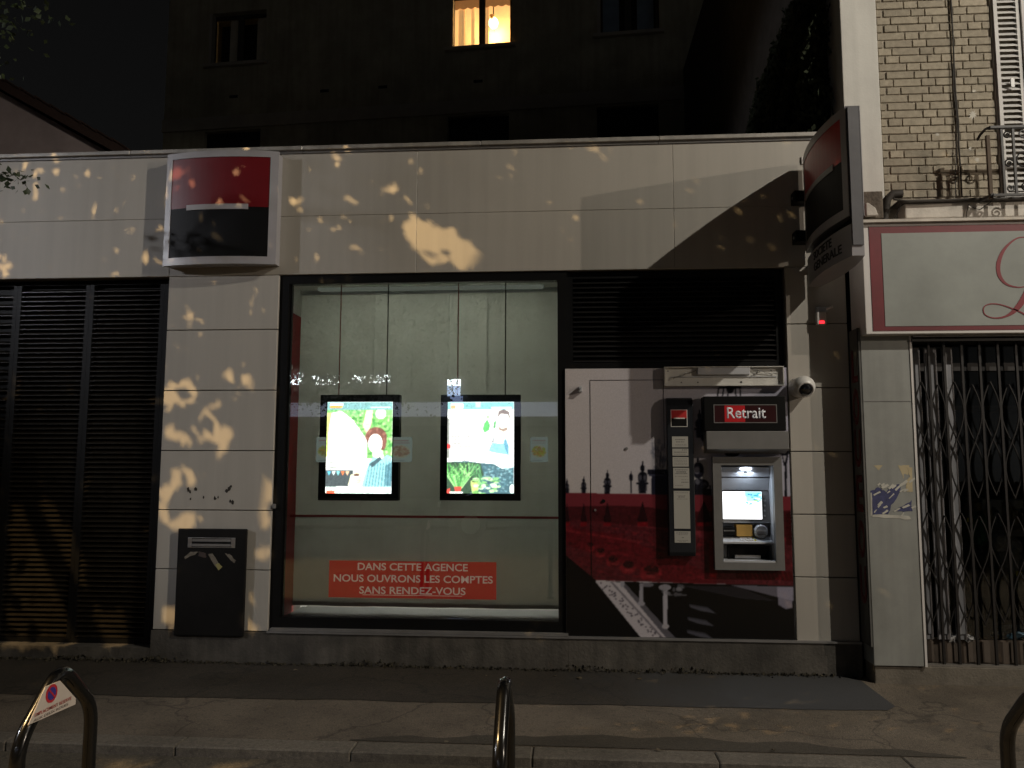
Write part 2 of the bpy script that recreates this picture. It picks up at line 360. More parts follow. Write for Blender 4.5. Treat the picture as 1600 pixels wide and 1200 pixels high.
mx_ = N_.new('ShaderNodeMix'); mx_.data_type = 'RGBA'; L_.new(mr_.outputs[0], mx_.inputs['Factor']); L_.new(src_, mx_.inputs['A']); mx_.inputs['B'].default_value = (.048, .048, .049, 1); L_.new(mx_.outputs['Result'], b_.inputs['Base Color'])
# rough dark patch along the kerb
def patchY(x): return KY + .02 + max(0, .16 * math.sin((x + 1.3) * .9) * (1 if -1.3 < x < 2.2 else 0)) + .02 * math.sin(x * 11) + random.uniform(0, .02)
struct(wavy('asphalt_patch', [-1.25 + .05 * i for i in range(69)], KY + .004, patchY, .004, mat('worn_asphalt', (.062, .052, .038), .9, var=.4, scale=80, bump=.5, bscale=160, dirt=.3)))
kb = empty('kerb', (0, KY, 0)); kb['kind'] = 'structure'
k0 = None; x = -6.2
for i in range(13):
    s = MB().box(x + .0015, x + .9985, KY - .16, KY - .004, -.25, .003).build('kerb_stone', M['kerb'], kb, bevel=.008, segs=1); x += 1.0

# ------------------------------------------------------------------ bank building
BX0, BX1 = -6.6, 2.185
ZP, ZO, ZT = .245, 3.125, 4.16                                 # plinth top, opening head, cladding top
PL0, PL1, OR_ = -3.322, -2.372, 1.711                          # left pillar, window opening to the right pillar
bank = thing('bank_building', (-1, 0, 0), 'single storey bank branch clad in pale panels, with louvres and a large shop window', 'building')
core = MB()
core.box(BX0, -2.42, .75, 3.2, 0, 4.10); core.box(0.02, BX1, .75, 3.2, 0, 4.10); core.box(-2.42, .02, .75, 3.2, 3.2, 4.10); core.box(-2.42, .02, .75, 3.2, 0, .25); core.box(BX0, BX1, 3.2, 6, 0, 4.10)
core.box(PL0 + .004, PL1 - .004, .03, .75, 0, 3.2); core.box(OR_ + .004, BX1, .03, .75, 0, 3.2); core.box(BX0, BX1, .03, .75, ZO + .002, 4.1)
core.build('wall', M['joint'], bank)
def panel(x0, x1, z0, z1, y0=0, name='cladding_panel'):
    g = .0035 if z0 < 3 else .0005
    return MB().box(x0 + g, x1 - g, y0, .03, z0 + g, z1 - g).build(name, M['clad'], bank, bevel=.003, segs=1)
fj = [BX0, -5.41, -3.322, -1.23, .862, BX1]
for a, b in zip(fj, fj[1:]):
    panel(a, b, 3.62, ZT); panel(a, b, ZO, 3.62, y0=.001)
pz = [ZP, .722, 1.193, 1.672, 2.165, 2.668, ZO]
for a, b in zip(pz, pz[1:]):
    panel(PL0, PL1, a, b); panel(OR_ + .005, BX1, a, b)
# thin metal edge of the pillar beside the window
x = BX0
cw = [-5.2, -3.7, -2.2, -.7, .75, 2.2]; a = BX0
for b in cw:
    MB().box(a + .002, b - .002, -.035, .35, 4.18, 4.215).build('coping', M['coping'], bank, bevel=.004, segs=1)
    MB().box(a + .002, b - .002, -.012, .03, ZT, 4.18).build('coping_drip', M['grey'], bank); a = b
MB().box(PL0 - .0, .0, -.02, .74, -.02, ZP - .003).box(0.001, BX1, -.021, .74, -.02, ZP - .003).build('plinth', M['plinth'], bank)
MB().box(PL1 + .0, BX1, -.032, .0, ZP - .004, ZP + .01).build('plinth_sill', M['grey'], bank)
# gate threshold on the left
MB().box(BX0, PL0 - .002, -.02, .5, -.02, .105).build('threshold', M['plinth'], bank)

# left louvred leaves
def louvre(x0, x1, z0, z1, y, pitch, stile, slatm, nm='louvre_panel', depth=.035):
    fr = MB().frame(x0, x1, y, y + .06, z0, z1, stile, stile, stile).box(x0 + stile, x1 - stile, y + .052, y + .06, z0 + stile, z1 - stile).build(nm, M['blk'], bank)
    n = int((z1 - z0 - 2 * stile) / pitch); src = None
    for i in range(n):
        z = z0 + stile + i * pitch + .004
        if src is None:
            # blade: slopes down and outwards, small lip
            t = .0025; pts = [(y + .045, .032), (y + .008, .008), (y + .002, .0085), (y + .002, .002), (y + .010, .0), (y + .047, .026)]
            src = MB().prismx([(a, b + z) for a, b in pts], x0 + stile + .001, x1 - stile - .001).build('slat', slatm, fr); base = z
        else: inst(src, 'slat', Vector(WO[src.name].translation) + Vector((random.uniform(-.001, .001), 0, z - base)), fr)
    return fr
xa = at(4, 900)[0]; xb = at(114, 900)[0]
louvre(-4.72, -4.07, .11, 3.12, .10, .0405, .035, M['slat'])
louvre(-4.068, -3.41, .11, 3.12, .10, .0405, .035, M['slat'])
louvre(-5.40, -4.722, .11, 3.12, .10, .081, .035, M['slat'])
MB().box(-3.408, PL0, .10, .199, .105, ZO).build('door_jamb', M['blk'], bank)
MB().box(BX0, PL0, .2, .74, .105, ZO).build('dark_backing', M['dark'], bank)

# right louvre band over the printed panel
PX0, PX1, PZT = -.018, 1.706, 2.325
louvre(.0, 1.70, PZT + .005, 3.115, .05, .0400, .05, M['slat2'])
# window framing
wf = MB(); wx0, wx1 = PL1 + .003, .0
wf.frame(wx0, wx1, .02, .10, ZP + .012, ZO - .003, .075, .10, .07).box(wx0 + .075, wx0 + .09, .05, .09, ZP + .112, ZO - .073)
wfr = wf.build('shop_window', M['blk'], bank)
MB().box(wx0 + .078, wx1 - .078, .055, .063, ZP + .115, ZO - .075).build('window_pane', M['glass'], wfr)
MB().box(wx0 + .02, wx1 + .0, -.028, .019, ZP + .0125, ZP + .03).build('window_sill', M['grey'], wfr)
# reveal inside the window: red side lining, pale return, ceiling, floor
MB().box(wx0 - .0, wx0 + .012, .105, .52, ZP + .02, 2.86).build('red_side_lining', M['red'], bank)
MB().box(wx0 - .0, wx0 + .0125, .105, .52, 2.865, ZO).build('reveal_lining', M['white'], bank)
MB().box(wx0 + .013, -.02, .105, .74, ZP + .02, ZP + .06).build('window_floor', M['dark'], bank)
MB().box(wx0 + .013, -.02, .105, .74, ZO - .03, ZO - .002).build('window_soffit', M['white'], bank)
MB().box(wx0 + .2, -.2, .36, .44, ZO - .05, ZO - .031).build('soffit_glow_strip', emitmat('soffit_glow', (.92, 1, .86), .1), bank)  # glowing strip imitates pale reflections on the soffit lining
MB().box(-.02, -.003, .105, .74, ZP + .06, ZO - .03).build('reveal_lining', M['blind'], bank)
bx0, bz0, bz1 = -2.357, .36, 3.06
bl = thing('window_blind', (-1.2, .5, bz0), 'wide grey-green fabric panel blind hanging behind the shop window', 'blind')
MB().box(bx0, -.03, .47, .51, bz1, bz1 + .035).build('head_rail', M['ltgrey'], bl)
nx = 7; pw = (-.03 - bx0) / nx
for i in range(nx):
    dy = .485 if i % 2 else .497
    o = MB().box(bx0 + i * pw + .0005, bx0 + (i + 1) * pw + .004, dy, dy + .003, bz0, bz1).build('fabric_panel', M['blind'], bl)
    MB().box(bx0 + i * pw - .010, bx0 + (i + 1) * pw + .010, dy - .004, dy + .001, bz0, bz0 + .035).build('bottom_bar', M['blind'], o)
MB().box(-2.415, .015, 3.15, 3.195, .26, 3.19).box(-2.415, -2.40, .76, 3.15, .26, 3.19).box(0.0, .015, .76, 3.15, .26, 3.19).build('room_lining', M['white'], bank)
for yy_ in (1.1, 2.2):
    MB().box(-2.0, -.4, yy_, yy_ + .25, 3.15, 3.19).build('blind_backlight', emitmat('blind_backlight_glow', (1, 1, .93), 66), bank)  # unseen panels added to brighten the blind from behind
kn = tag(MB().tube([(-2.35, .22, at(460, 573, .2)[1]), (-2.325, .22, at(460, 573, .2)[1])], .022, 20).build('detector', M['white'], None, smooth=True), 'small round white detector button on the red lining inside the window', 'detector')
ra = tag(MB().box(-2.345, -.04, .34, .352, 1.118, 1.137).build('red_rail', M['red']), 'thin red horizontal rail crossing the shop window under the screens', 'rail')

# ---- printed panel (photo mural) with access door
mural = thing('printed_panel', ((PX0 + PX1) / 2, 0, ZP), 'large printed panel around the cash machine, bridge and lamp posts under a red band', 'panel')
P = Print(PX0 + .003, PX1, ZP + .012, PZT, .0046, (158, 152, 160), px=True)
g = (P.X - P.x0) / (P.x1 - P.x0)
P.C[:] = np.stack([196 - 26 * g, 189 - 20 * g, 188 - 4 * g], -1)
def LP(x, y, s, c=(14, 14, 22)):        # multi-globe street lamp silhouette, y = foot of visible part
    P.ell(x, y - 22 * s, 6.5 * s, 8 * s, c); P.ell(x, y - 34 * s, 3 * s, 5 * s, c); P.rect(x - .8 * s, x + .8 * s, y - 44 * s, y - 30 * s, c)
    P.rect(x - 5 * s, x + 5 * s, y - 14 * s, y, c); P.rect(x - 8 * s, x + 8 * s, y - 15 * s, y - 12 * s, c)
    for dx in (-3.2, 3.2): P.ell(x + dx * s, y - 21 * s, 2.2 * s, 4.5 * s, (110, 108, 120), .6)
    for dx in (-4, 4): P.ell(x + dx * s, y - 5 * s, 1.5 * s, 3 * s, (120, 118, 130), .35)
for x, s in ((886, .45), (912, .52), (949, .72), (1004, 1.0)): LP(x, 771, s * 1.15); P.rect(x - 7 * s, x + 7 * s, 771 - 22 * s, 771 - 4 * s, (26, 26, 34), .55)
P.rect(985.3, 986.8, 748, 771, (20, 20, 28)); P.ell(986, 746, 3, 6, (20, 20, 28)); P.rect(985.5, 986.6, 736, 744, (20, 20, 28))
# tall stone pillar with statue, dark blue in shade
P.rect(1018, 1046, 738, 776, (34, 36, 52)); P.rect(1012, 1048, 734, 741, (22, 23, 34)); P.rect(1014, 1048, 741, 744, (60, 62, 80))
for i in range(26):
    x0, y0 = random.uniform(1018, 1042), random.uniform(690, 733); P.ell(x0, y0, random.uniform(1, 3.5), random.uniform(2, 6), (90, 94, 112), .35)
for i in range(9): P.line([(1026 + i * 1.3, 735), (1028 + i * 1.1 + random.uniform(-5, 5), random.uniform(695, 718))], .8, (60, 66, 84), .6)
# lamps right of the totem
LP(1093, 684, 1.0); P.poly([(1087, 660), (1099, 660), (1103, 684), (1108, 694), (1098, 690), (1090, 676)], (16, 16, 22))
P.rect(1082, 1105, 720, 776, (168, 165, 166)); P.ell(1091, 735, 9, 13, (26, 26, 36)); P.rect(1089, 1092, 715, 725, (20, 20, 26)); P.ell(1089, 735, 5, 6, (120, 118, 128), .7)
P.ell(1094, 757, 14, 9, (28, 28, 36)); P.ell(1090, 753, 4, 4, (120, 120, 130), .6); P.ell(1101, 757, 4, 4, (110, 110, 122), .6); P.rect(1080, 1112, 764, 776, (24, 24, 30))
for x in (1083, 1091, 1100, 1108): P.line([(x, 776), (x + 2, 758)], 1.6, (14, 14, 20))
# lantern head above the hood
P.rect(1124, 1158, 603, 606, (16, 16, 20)); 
for x in (1123, 1131, 1139, 1149, 1156): P.line([(x, 606), (x + (1 if x > 1140 else -2), 619)], 1.8, (16, 16, 20))
P.ell(1141, 608, 6, 7, (24, 24, 28))
P.ell(1144, 707, 12, 7, (12, 12, 16)); P.line([(1130, 700), (1138, 708)], 2, (12, 12, 16)); P.line([(1158, 700), (1150, 708)], 2, (12, 12, 16))
# right lamp post
P.ell(1226, 706, 8, 6, (14, 14, 18)); P.poly([(1221, 710), (1232, 710), (1229, 728), (1225, 728)], (16, 16, 22)); P.poly([(1223, 712), (1229, 712), (1227, 722), (1225, 722)], (150, 148, 156)); P.rect(1226.2, 1229.4, 725, 776, (14, 14, 18))
P.rect(1213, 1216, 714, 776, (190, 188, 186))
# red band: sky part, dark hedge, bridge parapet in red monochrome
P.poly([(880, 770), (1246, 776), (1246, 916), (880, 905)], (114, 42, 50))
P.poly([(880, 792), (960, 790), (1010, 792), (1060, 800), (1120, 798), (1246, 797), (1246, 842), (880, 812)], (66, 20, 24))
P.poly([(880, 812), (940, 815), (1040, 828), (1100, 843), (1246, 848), (1246, 916), (880, 905)], (82, 29, 35))
for x, w, h0 in ((886, 4, 18), (912, 5, 22), (949, 6, 25), (1004, 8, 28), (1100, 12, 30)):
    P.poly([(x, 793 - h0 * .35), (x + w, 812), (x + w * .8, 819), (x - w * .8, 819), (x - w, 812)], (36, 10, 14)); P.rect(x - w, x + w, 816, 822, (112, 18, 26))
for k in range(12): P.line([(880, 814 + k * 7.5), (960, 818 + k * 8.2), (1100, 848 + k * 9)], 1.1, (78, 16, 22), .7)
for k in range(34):
    x = 884 + k * 10 + random.uniform(-3, 3); P.line([(x, 822 + (x - 884) * .1), (x + 3, 836 + (x - 884) * .13)], 2, (60, 10, 16), .5)
P.poly([(880, 822), (960, 835), (1050, 870), (1120, 900), (1120, 916), (1060, 914), (960, 876), (880, 850)], (92, 14, 22), .6)
P.poly([(880, 826), (1000, 846), (1000, 849), (880, 830)], (150, 44, 50), .45)
for x, y, r in ((922, 853, 7), (938, 862, 8), (957, 875, 10), (981, 884, 12), (1017, 893, 16)):     # garland arches
    P.ell(x, y + 3, r * 1.1, r * .8, (132, 32, 38), .6); P.ell(x + 1, y - 2, r * .75, r * .5, (40, 12, 15), .9); P.ell(x + 2, y + 7, r * .55, r * .2, (160, 60, 64), .45)
for k in range(420):
    x = random.uniform(884, 1240); y = random.uniform(816 + (x - 884) * .05, 905); P.poly([(x, y), (x + random.uniform(3, 14), y + random.uniform(0, 4)), (x + random.uniform(3, 12), y + random.uniform(3, 7)), (x, y + 3)], random.choice([(60, 14, 18), (140, 34, 42), (40, 10, 13), (100, 20, 28)]), .35)
P.poly([(1108, 845), (1120, 845), (1120, 905), (1108, 900)], (120, 18, 26)); P.rect(1228, 1246, 800, 852, (52, 10, 14))
P.poly([(1150, 890), (1246, 894), (1246, 908), (1150, 904)], (60, 8, 12), .8)
for k in range(12): P.line([(1160 + k * 7, 894), (1164 + k * 7, 906)], 2, (110, 24, 34), .6)
# below the band: black with pale balustrade, posts and blurred steps
P.poly([(880, 866), (882, 866), (932, 908), (1040, 911), (1246, 915.5), (1246, 1010), (880, 1010)], (9, 9, 10))
P.poly([(930, 908.5), (968, 909.5), (1052, 998), (1046, 1010), (1012, 1010)], (186, 180, 186))
P.poly([(968, 909.5), (975, 909.5), (1068, 1010), (1052, 1010)], (90, 88, 96)); P.poly([(953, 909), (957, 909), (1040, 1000), (1036, 1000)], (120, 116, 124))
for k in range(52):
    t = k / 52; x0 = 938 + t * 86 + random.uniform(-3, 10); y0 = 912 + t * 84 + random.uniform(-3, 3); P.ell(x0, y0, 1.6, 1.2, (70, 66, 74), .8)
P.poly([(969, 909), (976, 909), (975, 918), (970, 918)], (150, 150, 160)); P.rect(999, 1005, 911, 945, (150, 148, 158)); P.ell(1002, 943, 6, 4, (150, 148, 158))
P.rect(1036, 1043, 918, 980, (168, 165, 174)); P.ell(1040, 979, 6, 4, (160, 158, 166)); P.ell(1039, 918, 10, 5, (140, 138, 146)); P.ell(1010, 914, 12, 3.5, (130, 128, 138), .8)
for k in range(18): P.ell(random.uniform(1036, 1070), random.uniform(914, 932), random.uniform(2, 5), random.uniform(1.5, 4), (132, 130, 138), .55)
for y0, x0 in ((943, 1076), (963, 1073), (983, 1072)):
    for q in range(5): P.poly([(x0 + q, y0 + q), (x0 + 30, y0 + 5 + q), (x0 + 44, y0 + 16), (x0 + 20, y0 + 12), (x0 + 2, y0 + 6)], (92, 92, 104), .28)
P.poly([(1140, 914), (1246, 917), (1246, 940), (1210, 932)], (120, 116, 130), .8); P.poly([(1214, 917), (1240, 917), (1238, 950), (1228, 952), (1216, 945)], (150, 146, 165), .8)
P.poly([(1060, 915), (1150, 916), (1216, 940), (1160, 936)], (40, 38, 44), .8)
P.poly([(1055, 996), (1100, 1010), (1060, 1010)], (60, 60, 68), .5)
keep_ = P.C.copy(); P.grain(.07, 5); P.soften(1); P.grain(.06, 2); band_ = P.mask([(880, 792), (1246, 798), (1246, 914), (880, 904)])
P.C = np.where(band_[..., None], P.C, keep_); P.soften(2); P.grain(.02)
HO = box_px(1121, 1219, 720, 885, -.055)
MB().box(PX0 + .002, HO[0], .004, .03, ZP + .011, PZT + .001).box(HO[1], PX1 + .001, .004, .03, ZP + .011, PZT + .001).box(HO[0], HO[1], .004, .03, ZP + .011, HO[2]).box(HO[0], HO[1], .004, .03, HO[3], PZT + .001).build('panel_board', M['ltgrey'], mural)
o = P.build('printed_face', M['printgl'], mural, Y=.0015, hole=HO)
# access door seam and locks
sx = at(923, 740)[0]; sz = at(960, 594)[1]; sx2 = at(1037, 640)[0]
MB().box(sx - .002, sx + .002, -.001, .001, .62, sz).build('door_seam', M['blk'], mural)
MB().box(sx, sx2, -.0012, .0008, sz - .002, sz + .002).build('door_seam', M['blk'], mural)
MB().box(sx2 - .002, sx2 + .002, -.0011, .0009, 1.7, sz - .004).build('door_seam', M['blk'], mural)
for px, py, r, m in ((979, 701, .011, 'grey'), (943, 783, .014, 'blk'), (930, 797, .009, 'steel')):
    x, z = at(px, py); MB().tube([(x, .0, z), (x, -.008, z)], r, 16).build('lock', M[m], mural)
x, z = at(904, 609)
br = thing('wall_bracket', (x, 0, z), 'small pale square bracket at the upper left of the printed panel', 'bracket')
MB().box(x + .0, x + .028, -.05, 0, z - .02, z + .025).build('plate', M['ltgrey'], br, bevel=.003); MB().tube([(x + .012, -.05, z), (x + .012, -.058, z)], .006, 12).build('bolt', M['steel'], br)

# ---- empty light fitting above the machine
x0, x1, z0, z1 = box_px(1038, 1224, 573, 603, -.03)
lf = thing('light_fitting', ((x0 + x1) / 2, 0, z0), 'long pale empty light fitting with torn out tube mounted above the cash machine', 'light fitting')
MB().box(x0, x1, -.02, -.002, z0, z1).frame(x0, x1, -.05, -.02, z0, z1, .006).build('tray', M['render'], lf)
bx = at(1090, 590, -.04)[0]; bx2 = at(1172, 590, -.04)[0]; zm = (z0 + z1) / 2
MB().box(bx, bx2, -.048, -.02, zm + .012, z1 - .008).build('ballast_box', M['ltgrey'], lf, bevel=.004)
MB().box(x0 + .05, x1 - .05, -.028, -.02, zm - .006, zm).build('rib', M['ltgrey'], lf)
for q in range(7):
    hx = x0 + .03 + (x1 - x0 - .06) * [0, .12, .27, .5, .66, .93, 1][q]; hz = z0 + .03 + (.09 if q in (0, 3, 5) else 0.0) * 1
    MB().tube([(hx, -.0195, hz), (hx, -.022, hz)], .005 if q != 4 else .008, 10).build('screw_hole', M['blk'], lf)
def wire(a, b, n, amp): return [(a[0] + (b[0] - a[0]) * i / n + random.uniform(-amp, amp), a[1] - random.uniform(0, .012), a[2] + (b[2] - a[2]) * i / n + random.uniform(-amp, amp)) for i in range(n + 1)]
for a, b in (((x0 + .06, -.03, zm - .02), (bx - .01, -.03, z1 - .03)), ((bx2 + .01, -.03, z1 - .02), (x1 - .05, -.03, zm + .01)), ((bx2 + .02, -.03, zm), (bx2 + .08, -.03, z1 - .03))):
    MB().tube(wire(a, b, 9, .009), .0028, 5).build('loose_wire', M['grey'], lf)

# ---- RETRAIT sign with hood
YB = -.13
x0, x1, z0, z1 = box_px(1100, 1228, 619, 673, YB)
rt = thing('withdrawal_sign', ((x0 + x1) / 2, 0, z0), 'black box sign reading Retrait with a grey hood under it, above the cash machine', 'sign')
MB().box(x0, x1, YB, -.002, z0, z1).build('box', M['blk'], rt, bevel=.005)
a0, a1, b0, b1 = box_px(1115, 1214, 632, 661, YB)
MB().frame(a0, a1, YB - .004, YB + .001, b0, b1, .006).build('inner_frame', M['grey'], rt)
MB().box(a0 + .007, a1 - .007, YB - .002, YB + .001, b0 + .007, b1 - .007).build('face', mat('sign_face_dark_red', (.035, .008, .009), .3), rt)
c0, c1, _, _ = box_px(1132, 1164, 632, 661, YB); MB().box(c0, c1, YB - .0035, YB, b0 + .008, b1 - .008).build('red_square', mat('lit_red', (.45, .015, .02), .35, emit=(.5, .01, .01), estr=.08), rt)
tx, tz = at(1166, 645, YB)
text('lettering', 'Retrait', tx, tz, YB - .0036, .290, .085, mat('white_lit_letters', (.6, .6, .6), .4, emit=(.6, .6, .62), estr=.14), rt, bold=.012)
hx0, hx1, hz0, hz1 = box_px(1103, 1232, 673, 702, YB)
MB().prismx([(YB - .01, z0 - .003), (-.002, z0 - .003), (-.002, hz0 - .03), (-.04, hz0 - .03), (YB - .012, hz0 + .0)], hx0 + .002, hx1).build('hood', M['mgrey'], rt, bevel=.004)

# ---- information totem
YT = -.07
x0, x1, z0, z1 = box_px(1044, 1085, 621, 869, YT)
tt = thing('information_board', ((x0 + x1) / 2, 0, z0), 'tall narrow black board with white notices and small logo, left of the cash machine', 'sign')
prof = [(0, z0), (YT * .8, z0), (YT, z0 + .03), (YT, z1 - .06), (YT * .75, z1 - .012), (YT * .4, z1), (0, z1)]
MB().prismx(prof, x0, x1).build('body', mat('board_black', (.014, .016, .02), .35), tt, bevel=.004)
a0, a1, b0, b1 = box_px(1048, 1074, 640, 667, YT)
MB().box(a0, a1, YT - .003, YT + .001, b0, b1).build('logo_border', M['lettw'], tt)
bm_ = (b0 + b1) / 2
MB().box(a0 + .005, a1 - .005, YT - .0042, YT, bm_, b1 - .005).build('logo_red_half', mat('logo_red', (.5, .03, .03), .4), tt)
MB().box(a0 + .005, a1 - .005, YT - .0041, YT, b0 + .005, bm_ - .0005).build('logo_black_half', M['logoblk'], tt)
MB().box(a0 + .022, a1 - .02, YT - .0055, YT, bm_ - .005, bm_ + .004).build('logo_bar', M['lettw'], tt)
def notice(px0, px1, py0, py1, lines, dens=.6, hole=False):
    a0, a1, b0, b1 = box_px(px0, px1, py0, py1, YT)
    Q = Print(a0, a1, b0, b1, .0028, (168, 166, 158))
    for (f, i0, i1, wgt) in lines:
        zc = b1 - f * (b1 - b0); xx = a0 + i0 * (a1 - a0); xe = a0 + i1 * (a1 - a0)
        while xx < xe:
            w = random.uniform(.004, .012); Q.rect(xx, min(xx + w, xe), zc - wgt, zc + wgt, (60, 60, 64), .75); xx += w + .003
    MB().box(a0, a1, YT - .003, YT + .001, b0, b1).build('notice', M['paper'], tt, bevel=.002, segs=1)
    Q.build('notice_print', M['print'], tt, Y=YT - .0034)
notice(1050, 1075, 682, 699, [(.3, .2, .8, .003), (.5, .25, .75, .003), (.72, .2, .9, .0015), (.87, .2, .9, .0015)])
notice(1050.5, 1075.5, 701, 712, [(.2, .6, .95, .003), (.5, .1, .9, .0015), (.78, .1, .85, .002)])
notice(1051, 1076, 714, 729, [(f, .1, .9, .0012) for f in (.2, .35, .5, .65, .8)])
notice(1052, 1077, 731, 763, [(.1, .1, .9, .0015), (.2, .2, .8, .0035), (.28, .1, .9, .002), (.42, .1, .9, .0012), (.58, .5, .95, .0018), (.7, .5, .95, .0018), (.85, .1, .6, .0012)])
notice(1053, 1078, 767, 826, [(.05, .1, .9, .002), (.13, .25, .75, .002), (.16, .3, .7, .002), (.22, .2, .85, .0015)])
notice(1054, 1079, 830, 848, [(.15, .1, .9, .002), (.3, .15, .85, .0012), (.55, .45, .6, .003), (.8, .15, .85, .0012), (.9, .3, .7, .002)])

# ---- cash machine
YA = -.055
x0, x1, z0, z1 = box_px(1115.5, 1224, 714, 891, YA)
atm = thing('cash_machine', ((x0 + x1) / 2, 0, z0), 'grey through-wall cash machine with a glowing white screen and lit recess', 'cash machine')
i0, i1, j0, j1 = box_px(1129, 1211, 727, 879, YA)
# surround as a ring with a deep lip
s = MB(); s.box(x0, i0, YA, -.002, z0, z1).box(i1, x1, YA, -.002, z0, z1).box(i0, i1, YA, -.002, z0, j0).box(i0, i1, YA, -.002, j1, z1)
s.build('surround', M['mgrey'], atm)
yb = .16
MB().box(i0 - .012, i0, -.001, yb, j0, j1).box(i1, i1 + .012, -.001, yb, j0, j1).box(i0, i1, -.001, yb, j1, j1 + .01).box(i0, i1, -.001, yb, j0 - .01, j0).box(i0, i1, yb - .0, yb + .01, j0, j1).build('recess_lining', M['ltgrey'], atm)
def zz(py): return at(1170, py, .05)[1]
# upper fascia slanting
MB().prismx([(yb, j1 - .01), (.05, j1 - .015), (.07, zz(745)), (yb, zz(745))], i0 + .002, i1 - .002).build('top_fascia', M['ltgrey'], atm)
MB().prismx([(yb, zz(747)), (.075, zz(747)), (.11, zz(766)), (yb, zz(766))], i0 + .002, i1 - .002).build('middle_fascia', M['ltgrey'], atm)
MB().prismx([(yb, zz(767)), (.115, zz(767)), (.085, zz(816)), (yb, zz(816))], i0 + .002, i1 - .002).build('screen_bezel', M['grey'], atm)
px_a, px_b, sz0, sz1 = box_px(1129, 1190, 768, 811, .09)
Q = Print(px_a, px_b - .0, sz0, sz1, .004, (250, 250, 252))
w, h = px_b - px_a, sz1 - sz0
Q.rect(px_a + .58 * w, px_b, sz1 - .18 * h, sz1, (120, 200, 210)); Q.rect(px_a + .60 * w, px_b, sz1 - .35 * h, sz1 - .15 * h, (110, 180, 200), .8)
for q in range(26): Q.ell(px_a + random.uniform(.6, .98) * w, sz1 - random.uniform(.05, .52) * h, .01 + random.random() * .012, .005, random.choice([(60, 140, 160), (240, 250, 255), (150, 190, 120), (40, 90, 130)]), .8)
Q.rect(px_a + .62 * w, px_a + .95 * w, sz1 - .47 * h, sz1 - .42 * h, (50, 110, 150), .6)
sl = Q.build('screen', M['atmscr'], atm, Y=.082)
MB().box(px_a - .004, px_b + .004, .084, .100, sz0 - .004, sz1 + .004).build('screen_housing', M['blk'], atm)
for q in range(4):
    bxp, bzp = at(1195, 782 + q * 8.0, .08); MB().tube([(bxp, .1, bzp), (bxp, .076, bzp)], .0075, 12).build('button', M['steel'], atm)
MB().box(px_a + .003, px_b + .07, .075, .112, zz(817), zz(816) - .001).build('ledge', M['ltgrey'], atm)
a0, a1, b0, b1 = box_px(1130, 1149, 824, 836, .06); MB().box(a0, a1, .06, yb, b0, b1).build('receipt_slot', M['blk'], atm, bevel=.003)
MB().box(a0 + .004, a1 - .004, .057, .06, (b0 + b1) / 2, (b0 + b1) / 2 + .008).build('slot_lip', M['steel'], atm)
a0, a1, b0, b1 = box_px(1151, 1176, 820, 838, .07); MB().box(a0, a1, .07, yb, b0, b1).build('yellow_panel', mat('amber_panel', (.45, .27, .07), .5), atm)
a0, a1, b0, b1 = box_px(1178, 1201, 821, 840, .06); cxm, czm = (a0 + a1) / 2, (b0 + b1) / 2
MB().tube([(cxm, yb, czm), (cxm, .065, czm), (cxm, .045, czm)], [.052, .052, .044], 24).build('card_reader', M['ltgrey'], atm, smooth=True)
MB().box(cxm - .035, cxm + .035, .038, .046, czm + .002, czm + .012).build('card_slot', M['lettw'], atm); MB().box(cxm - .03, cxm + .03, .0375, .0455, czm - .03, czm - .016).build('reader_lip', M['grey'], atm)
# keypad shelf
ks0, ks1 = at(1170, 838, .02)[1], at(1170, 847, .0)[1]
MB().prismx([(yb, ks0), (.0, ks1), (.0, ks1 - .012), (yb, ks1 - .012)], i0 + .002, i1 - .002).build('keypad_shelf', M['ltgrey'], atm)
for r_ in range(3):
    for c_ in range(6):
        t = (r_ + .5) / 3.4; kx = at(1157, 842, .05)[0] + c_ * .02; kz = ks1 + (ks0 - ks1) * t; ky = yb * t
        MB().box(kx, kx + .014, ky, ky + .02, kz + .001, kz + .009).build('key', M['lettw'] if c_ < 5 else M['papery'], atm)
a0, a1, b0, b1 = box_px(1138, 1203, 853, 875, .04)
MB().box(i0 + .002, i1 - .002, .09, yb - .001, j0, ks1 - .014).build('lower_fascia', M['mgrey'], atm)
MB().frame(a0, a1, .05, .09, b0, b1, .008).box(a0 + .008, a1 - .008, .078, .0895, b0 + .008, b1 - .008).build('cash_slot', M['blk'], atm)
MB().box(a0 + .05, a1 - .07, .04, .077, b0 + .012, b0 + .035).build('cash_shutter', M['steel'], atm)
MB().box(i0 + .002, i1 - .002, -.05, .088, j0 + .0005, j0 + .012).build('bottom_lip', M['ltgrey'], atm)
lx, lz = at(1165, 735, .06)
MB().ellipsoid((lx, .05, j1 - .028), (.045, .012, .011), 20, 8).build('led_lamp', M['led'], atm)
MB().ellipsoid((lx - .006, .045, j1 - .052), (.012, .012, .009), 14, 8).build('camera_eye', M['blk'], atm, smooth=True)
li = bpy.data.lights.new('machine_led', 'AREA'); li.energy = 1.1; li.color = (.72, .84, 1); li.size = .12
lo_ = bpy.data.objects.new('machine_led', li); sc.collection.objects.link(lo_); lo_.parent = atm
lo_.location = Vector((lx, .03, j1 - .045)) - Vector(atm.location); lo_.rotation_euler = (R(-12), 0, 0)

